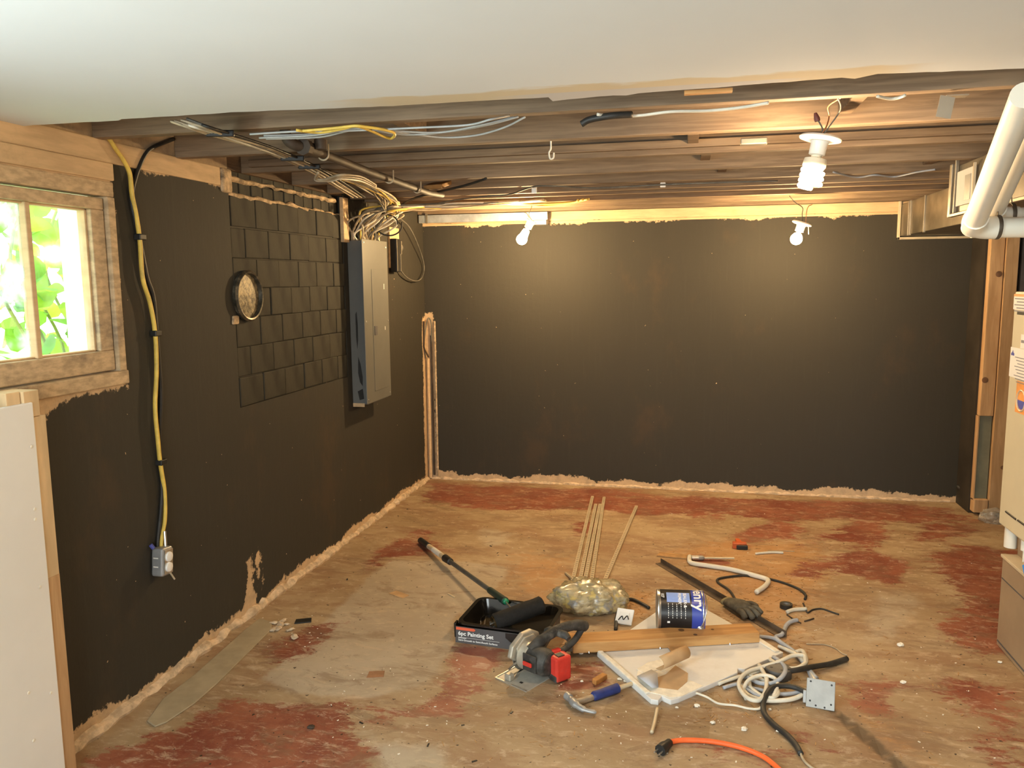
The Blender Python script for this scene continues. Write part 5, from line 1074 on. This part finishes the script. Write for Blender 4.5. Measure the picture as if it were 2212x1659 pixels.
# ---- switch plate / white outlet
q = F(1346, 1350); w_ = thing('wall_plate', 'white receptacle with paint-marked face beside the plastic bag', 'wall plate', q); k_ = Matrix.Translation(q) @ Matrix.Rotation(-.15, 4, 'Z') @ Matrix.Rotation(math.radians(38), 4, 'X')
m = MB(); m.box((-.035, 0, 0), (.035, .07, .008), k_); m.build('plate', MAT['print'], w_, bevel=.003); m = MB(); m.box((-.02, .018, .008), (.02, .052, .014), k_); m.build('insert', MAT['print'], w_, bevel=.003)
m = MB(); m.tube(smoothpts([k_ @ Vector(p) for p in ((-.02, .012, .0145), (-.008, .03, .0155), (.0, .016, .0155), (.012, .034, .0155), (.02, .02, .0145))], 5), .0022, 6); m.build('marker_scrawl', MAT['black'], w_)
# ---- cables on the floor
def fc_(nm, pts, r, mat, label, z=None, group=None, n=8): return cable(nm, [F(p[0], p[1], (p[2] if len(p) > 2 else r)) for p in pts], r, MAT[mat], label, 'cable', group, n)
fc_('black_cable', [(1590, 1308), (1588, 1295), (1575, 1275), (1551, 1258), (1553, 1250), (1580, 1245), (1610, 1243), (1650, 1248), (1690, 1258), (1725, 1272), (1740, 1285), (1739, 1294)], .0055, 'blackcable', 'thin black cable arching over the floor behind the glove')
fc_('black_cable', [(1330, 1360), (1333, 1330), (1342, 1303), (1362, 1294), (1385, 1303), (1402, 1313)], .007, 'blackcable', 'short black cable curling beside the white receptacle')
fc_('white_cable', [(1632, 1196), (1650, 1194), (1672, 1193), (1692, 1194)], .006, 'whitecable', 'short white cable piece lying alone on the far floor')
fc_('wire_scrap', [(1658, 1190), (1690, 1190), (1716, 1191)], .002, 'tan', 'thin wire scrap behind the short white cable piece')
fc_('white_cable', [(1700, 1322), (1715, 1317), (1742, 1315)], .008, 'whitecable', 'stubby white cable piece beside the tape roll')
fc_('black_wire', [(1735, 1303), (1740, 1315), (1745, 1323), (1756, 1317), (1775, 1315), (1800, 1323), (1812, 1327)], .0035, 'blackcable', 'thin crooked black wire right of the tape roll')
fc_('wire_scrap', [(1700, 1328), (1715, 1338), (1730, 1346)], .003, 'iron', 'dark bent wire scrap below the tape roll')
fc_('wire_scrap', [(1738, 1342), (1758, 1336)], .003, 'iron', 'short dark wire scrap right of the grey cable end')
C5 = lambda x, y, z=.008: (1400+x/3.687, 1350+y/3.687, z)
fc_('grey_cable', [(1722, 1339, .012), (1708, 1343, .012), (1698, 1352), (1690, 1370), (1676, 1377), (1690, 1390), (1720, 1412), (1750, 1450), (1764, 1466)], .0085, 'greycable', 'thick grey cable running straight beside the white board')
fc_('grey_cable', [C5(880, 90), C5(1010, 110), C5(1130, 190), C5(1240, 300), C5(1300, 420), C5(1310, 480), C5(1285, 510)], .007, 'greycable', 'grey cable bending down to the junction box')
fc_('white_cable', [C5(1315, 505), C5(1335, 460), C5(1300, 400), C5(1260, 320), C5(1190, 240, .02), C5(1110, 200, .012), C5(1040, 170)], .007, 'whitecable', 'white cable rising from behind the junction box')
fc_('white_cable', [C5(1180, 215, .02), C5(1225, 205, .02), C5(1250, 245, .025), C5(1255, 300, .03), C5(1180, 345, .03), C5(1080, 335, .025), C5(990, 290, .02), C5(970, 270, .012)], .0075, 'whitecable', 'upper white cable loop in the coil on the floor')
fc_('white_cable', [C5(1255, 300, .03), C5(1240, 245, .035), C5(1150, 245, .035), C5(1050, 290, .035), C5(930, 330, .03), C5(800, 370, .025), C5(735, 430, .02), C5(728, 500, .02), C5(790, 580, .02), C5(880, 600, .02), C5(930, 540, .025), C5(945, 440, .03), C5(920, 380, .03), C5(885, 320, .022)], .0075, 'whitecable', 'largest white cable loop in the coil on the floor')
fc_('white_cable', [C5(810, 405, .012), C5(920, 440, .015), C5(1010, 490, .02), C5(1035, 545, .02), C5(985, 580, .02), C5(900, 560, .015), C5(820, 500, .012), C5(805, 440, .012)], .0065, 'whitecable', 'inner white cable loop in the coil on the floor')
fc_('white_cable', [C5(740, 490), C5(800, 560), C5(930, 600, .012), C5(1080, 600, .014), C5(1180, 580, .014), C5(1250, 540, .02)], .0075, 'whitecable', 'white cable sweeping along the coil front to the junction box')
fc_('grey_cable', [C5(760, 490), C5(880, 515), C5(1050, 550, .012), C5(1180, 540, .014), C5(1260, 515, .02)], .007, 'greycable', 'grey cable running under the coil to the junction box')
fc_('grey_cable', [C5(640, 440), C5(760, 410), C5(880, 460, .018), C5(980, 465, .03), C5(1060, 420, .04), C5(1095, 350, .04), C5(1050, 290, .03), C5(1000, 255, .02)], .0075, 'greycable', 'grey cable arching over the round metal box in the coil')
fc_('black_cable', [C5(1060, 365, .02), C5(1150, 365, .03), C5(1300, 335, .02), C5(1450, 310, .012), C5(1583, 268, .011)], .010, 'blackcable', 'thick black cable end pointing right out of the coil')
fc_('black_cable', [C5(1265, 540, .03), C5(1180, 500, .03), C5(1080, 485, .03), C5(990, 500, .03), C5(940, 560, .025), C5(915, 640, .012), C5(935, 720, .009), C5(1010, 800, .009), C5(1110, 880, .009), C5(1180, 960, .009), C5(1215, 1025, .009)], .009, 'blackcable', 'black cable arcing from the junction box toward the viewer')
fc_('white_wire', [C5(1215, 1020, .008), C5(1230, 1060, .005), C5(1260, 1100, .004), C5(1310, 1140, .004), (1770, 1668, .004)], .004, 'tan', 'pale stripped wire end at the tip of the front black cable')
fc_('white_wire', [C5(380, 540, .014), C5(470, 575), C5(560, 625), C5(690, 640), C5(800, 665), C5(880, 668), C5(910, 640)], .004, 'whitecable', 'thin white wire curving below the torn board')
fc_('thin_wire', [C5(1260, 150, .003), C5(1400, 155, .003), C5(1490, 185, .003), C5(1545, 225, .003), C5(1585, 240, .003)], .0022, 'tan', 'hair-thin tan wire lying right of the coil')
fc_('beige_dowel', [(1408, 1582), (1414, 1560), (1420, 1530, .012)], .006, 'beige', 'thin beige dowel sticking out below the torn board corner')
fc_('white_cable', [C5(560, 470), C5(700, 420, .012), C5(840, 385, .014), C5(960, 330, .016), C5(1000, 285, .02)], .006, 'whitecable', 'white cable slipping under the right edge of the white board')
fc_('grey_cable', [C5(600, 500), C5(720, 470), C5(800, 520, .01), C5(900, 570, .012), C5(1000, 560, .014)], .006, 'greycable', 'thin grey cable at the lower left of the coil')
fc_('white_cable', [C5(780, 590, .008), C5(760, 520, .012), C5(800, 440, .03), C5(900, 400, .036), C5(1000, 420, .036), C5(1030, 480, .03), C5(1000, 570, .02)], .0065, 'whitecable', 'round white cable loop at the middle of the coil')
# round metal box in the coil
q = F(1684, 1476); rbx = thing('round_box', 'round grey metal electrical box inside the cable coil', 'electrical box', q)
m = MB(); m.lathe([(.042, 0), (.046, .004), (.046, .030), (.043, .034), (.03, .036)], 26, Matrix.Translation((q.x, q.y+.05, 0))); m.build('box', M('dull_dark_metal', (.13, .125, .12), .55, .4), rbx, smooth=True)
for k in range(4): m = MB(); m.lathe([(.006, .0361), (.005, .0366)], 8, Matrix.Translation((q.x+.026*math.cos(k*1.6+.3), q.y+.05+.026*math.sin(k*1.6+.3), 0))); m.build('hole', MAT['black'], rbx)
# junction box
q = F(1742, 1526); q2 = F(1787, 1534); an, _ = frame(q, q2); jb = thing('junction_box', 'square grey metal junction box with drilled cover in front of the coil', 'junction box', q, an)
kj = Matrix.Rotation(math.radians(62), 4, 'X')
m = MB(); m.box((-.001, .002, -.035), (.083, .087, 0), kj); m.build('box', MAT['beige'], jb, bevel=.004, world=False); m = MB(); m.box((-.002, 0, 0), (.085, .09, .003), kj); cv = m.build('cover', M('grey_cover_metal', (.40, .40, .385), .5, .2, var=.1), jb, bevel=.002, world=False)
for x, y in ((.010, .08), (.074, .078), (.010, .02), (.074, .018), (.028, .008), (.055, .006)): m = MB(); m.lathe([(.0032, .0031), (.003, .0036), (.0005, .0036)], 10, kj @ Matrix.Translation((x, y, 0))); m.build('screw_hole', MAT['black'], cv, world=False)
m = MB(); m.box((-.012, .01, -.03), (-.001, .05, -.004), kj); m.build('cable_clamp', MAT['tint'], jb, world=False, bevel=.002)
# orange extension cord
oc = thing('extension_cord', 'orange extension cord with black plug snaking out at the bottom edge', 'extension cord', F(1440, 1620))
m = MB(); m.tube(smoothpts([F(px, py, .0085) for px, py in ((1446, 1603), (1475, 1599), (1530, 1601), (1590, 1612), (1640, 1630), (1670, 1650), (1695, 1675), (1720, 1720))], 8), .0075, 10); m.build('cord', MAT['orange'], oc, smooth='all')
a_, b_ = F(1446, 1604, .011), F(1426, 1621, .014); d_ = (b_-a_); m = MB(); m.tube([a_-d_*.1, a_, a_+d_*.35, a_+d_*.6, b_], [.008, .012, .013, .017, .017], 12); m.build('plug', MAT['black'], oc, smooth=True)
for k in (-1, 1): s_ = Vector((-d_.y, d_.x, 0)).normalized()*.008*k; m = MB(); m.tube([b_+s_, b_+s_+d_.normalized()*.02], .0025, 6); m.build('prong', MAT['steel'], oc)
# clear acrylic sheet in front of the board
P_ = [F(px, py) for px, py in ((1300, 1548), (1530, 1600), (1545, 1475), (1450, 1450), (1330, 1470))]
t = NT('clear_acrylic'); tr = t.n('ShaderNodeBsdfTransparent'); tr.inputs[0].default_value = (.985, .98, .97, 1); gs = t.n('ShaderNodeBsdfGlossy'); gs.inputs['Roughness'].default_value = .12
mx = t.n('ShaderNodeMixShader'); mx.inputs[0].default_value = .05; t.l(tr.outputs[0], mx.inputs[1]); t.l(gs.outputs[0], mx.inputs[2]); t.l(mx.outputs[0], t.t.nodes['Material Output'].inputs['Surface'])
m = MB(); m.prism([(p.x, p.y) for p in P_], .0012, .0040); ac = tag(m.build('acrylic_sheet', t.m), 'clear acrylic sheet lying flat in front of the torn board', 'plastic sheet')
# ---- crumbs, chips and rubble
crumbs = [(1608, 1577, .011, 'largest white plaster crumb right of the orange cord'), (1540, 1563, .009, 'round white plaster crumb above the orange cord'), (1681, 1581, .008, 'white plaster crumb beside the front black cable'), (1338, 1469, .008, 'white plaster crumb left of the torn board'), (1257, 1473, .006, 'white plaster crumb near the orange wood offcut'), (1350, 1473, .006, 'small plaster crumb touching the board edge left of the tear'),
          (1506, 1527, .010, 'bone-shaped plaster crumb below the torn board'), (1663, 1534, .006, 'beige plaster crumb below the cable coil'), (1462, 1530, .006, 'small plaster crumb below the torn board corner'), (1945, 1395, .013, 'flat pale flake on the right floor'), (1950, 1476, .010, 'thin pale sliver on the right floor'), (2160, 1432, .008, 'pale crumb beside the return air box'), (1255, 1413, .008, 'white crumb at the plank end near the saw')]
for i, (px, py, r_, lb_) in enumerate(crumbs):
    q = F(px, py); o = crumple('plaster_crumb', MAT['plaster'], q.x, q.y, r_, r_*.75, r_*.6, i+7.3, sub=2, amp=.6); tag(o, lb_, 'plaster crumb', 'plaster crumbs on the floor')
q = F(672, 1573); o = crumple('dark_pebble', MAT['iron'], q.x, q.y, .013, .010, .006, 3.3, sub=2); tag(o, 'dark pebble on the red foreground floor', 'pebble')
names = ['nearest the left wall', 'beside the black shard', 'at the front of the heap', 'at the right of the heap', 'on top of the heap', 'at the back of the heap', 'by the cement patch', 'farthest from the wall', 'at the left of the heap']
RB = random.Random(9)
for i, (px, py) in enumerate(((592, 1347), (612, 1344), (602, 1360), (628, 1362), (606, 1352), (620, 1350), (590, 1362), (636, 1378), (598, 1356))):
    q = F(px, py); r_ = RB.uniform(.012, .024); o = crumple('rubble_flake', MAT['rubble'], q.x, q.y, r_, r_*.7, r_*.35, i+1.9, sub=2, amp=.7); o.rotation_euler = (RB.uniform(-.3, .3), 0, RB.uniform(0, 3)); tag(o, 'pale rubble flake '+names[i], 'rubble', 'rubble flakes near the left wall')
RS = random.Random(21); m = MB()
def sliver(q, L_, w_):
    a_ = RS.uniform(0, 6.28); k = Matrix.Translation(q) @ Matrix.Rotation(a_, 4, 'Z'); m.prism([(-L_, -w_), (L_, -w_*.5), (L_*.8, w_), (-L_, w_*.6)], .0006, .0006+w_*.7, k)
for x0, x1, y0, y1, n in ((1330, 1420, 1270, 1345, 60), (1440, 1800, 1165, 1330, 260), (1560, 1760, 1330, 1480, 170), (1480, 1720, 1440, 1560, 130), (1190, 1340, 1340, 1440, 60), (950, 1300, 1450, 1650, 60), (1700, 2150, 1350, 1650, 60)):
    for _ in range(n): sliver(F(RS.uniform(x0, x1), RS.uniform(y0, y1)), RS.uniform(.004, .014), RS.uniform(.0008, .002))
tag(m.build('sawdust', MAT['chip']), 'brown wood shavings scattered over the floor', 'sawdust', kind='stuff')
m = MB()
for x0, x1, y0, y1, n in ((700, 1000, 1420, 1650, 40), (1200, 1700, 1420, 1650, 90), (1700, 2180, 1200, 1650, 45), (560, 700, 1330, 1400, 30), (1100, 1700, 1100, 1300, 25)):
    for _ in range(n): r_ = RS.uniform(.0008, .0024); sliver(F(RS.uniform(x0, x1), RS.uniform(y0, y1)), r_*1.6, r_)
tag(m.build('plaster_dust', MAT['plaster']), 'fine white plaster bits scattered over the floor', 'plaster bits', kind='stuff')
m = MB()
for px, py in ((1105, 1540), (925, 1610), (1000, 1567), (1025, 1645), (860, 1115), (835, 1140), (750, 1252), (780, 1562), (880, 1100), (1175, 1190), (1060, 1180), (1075, 1195), (1095, 1200), (955, 1290), (640, 1345)):
    sliver(F(px, py), RS.uniform(.005, .009), RS.uniform(.002, .004))
tag(m.build('dark_flakes', MAT['black']), 'scattered dark paint flakes on the floor', 'paint flakes', kind='stuff')
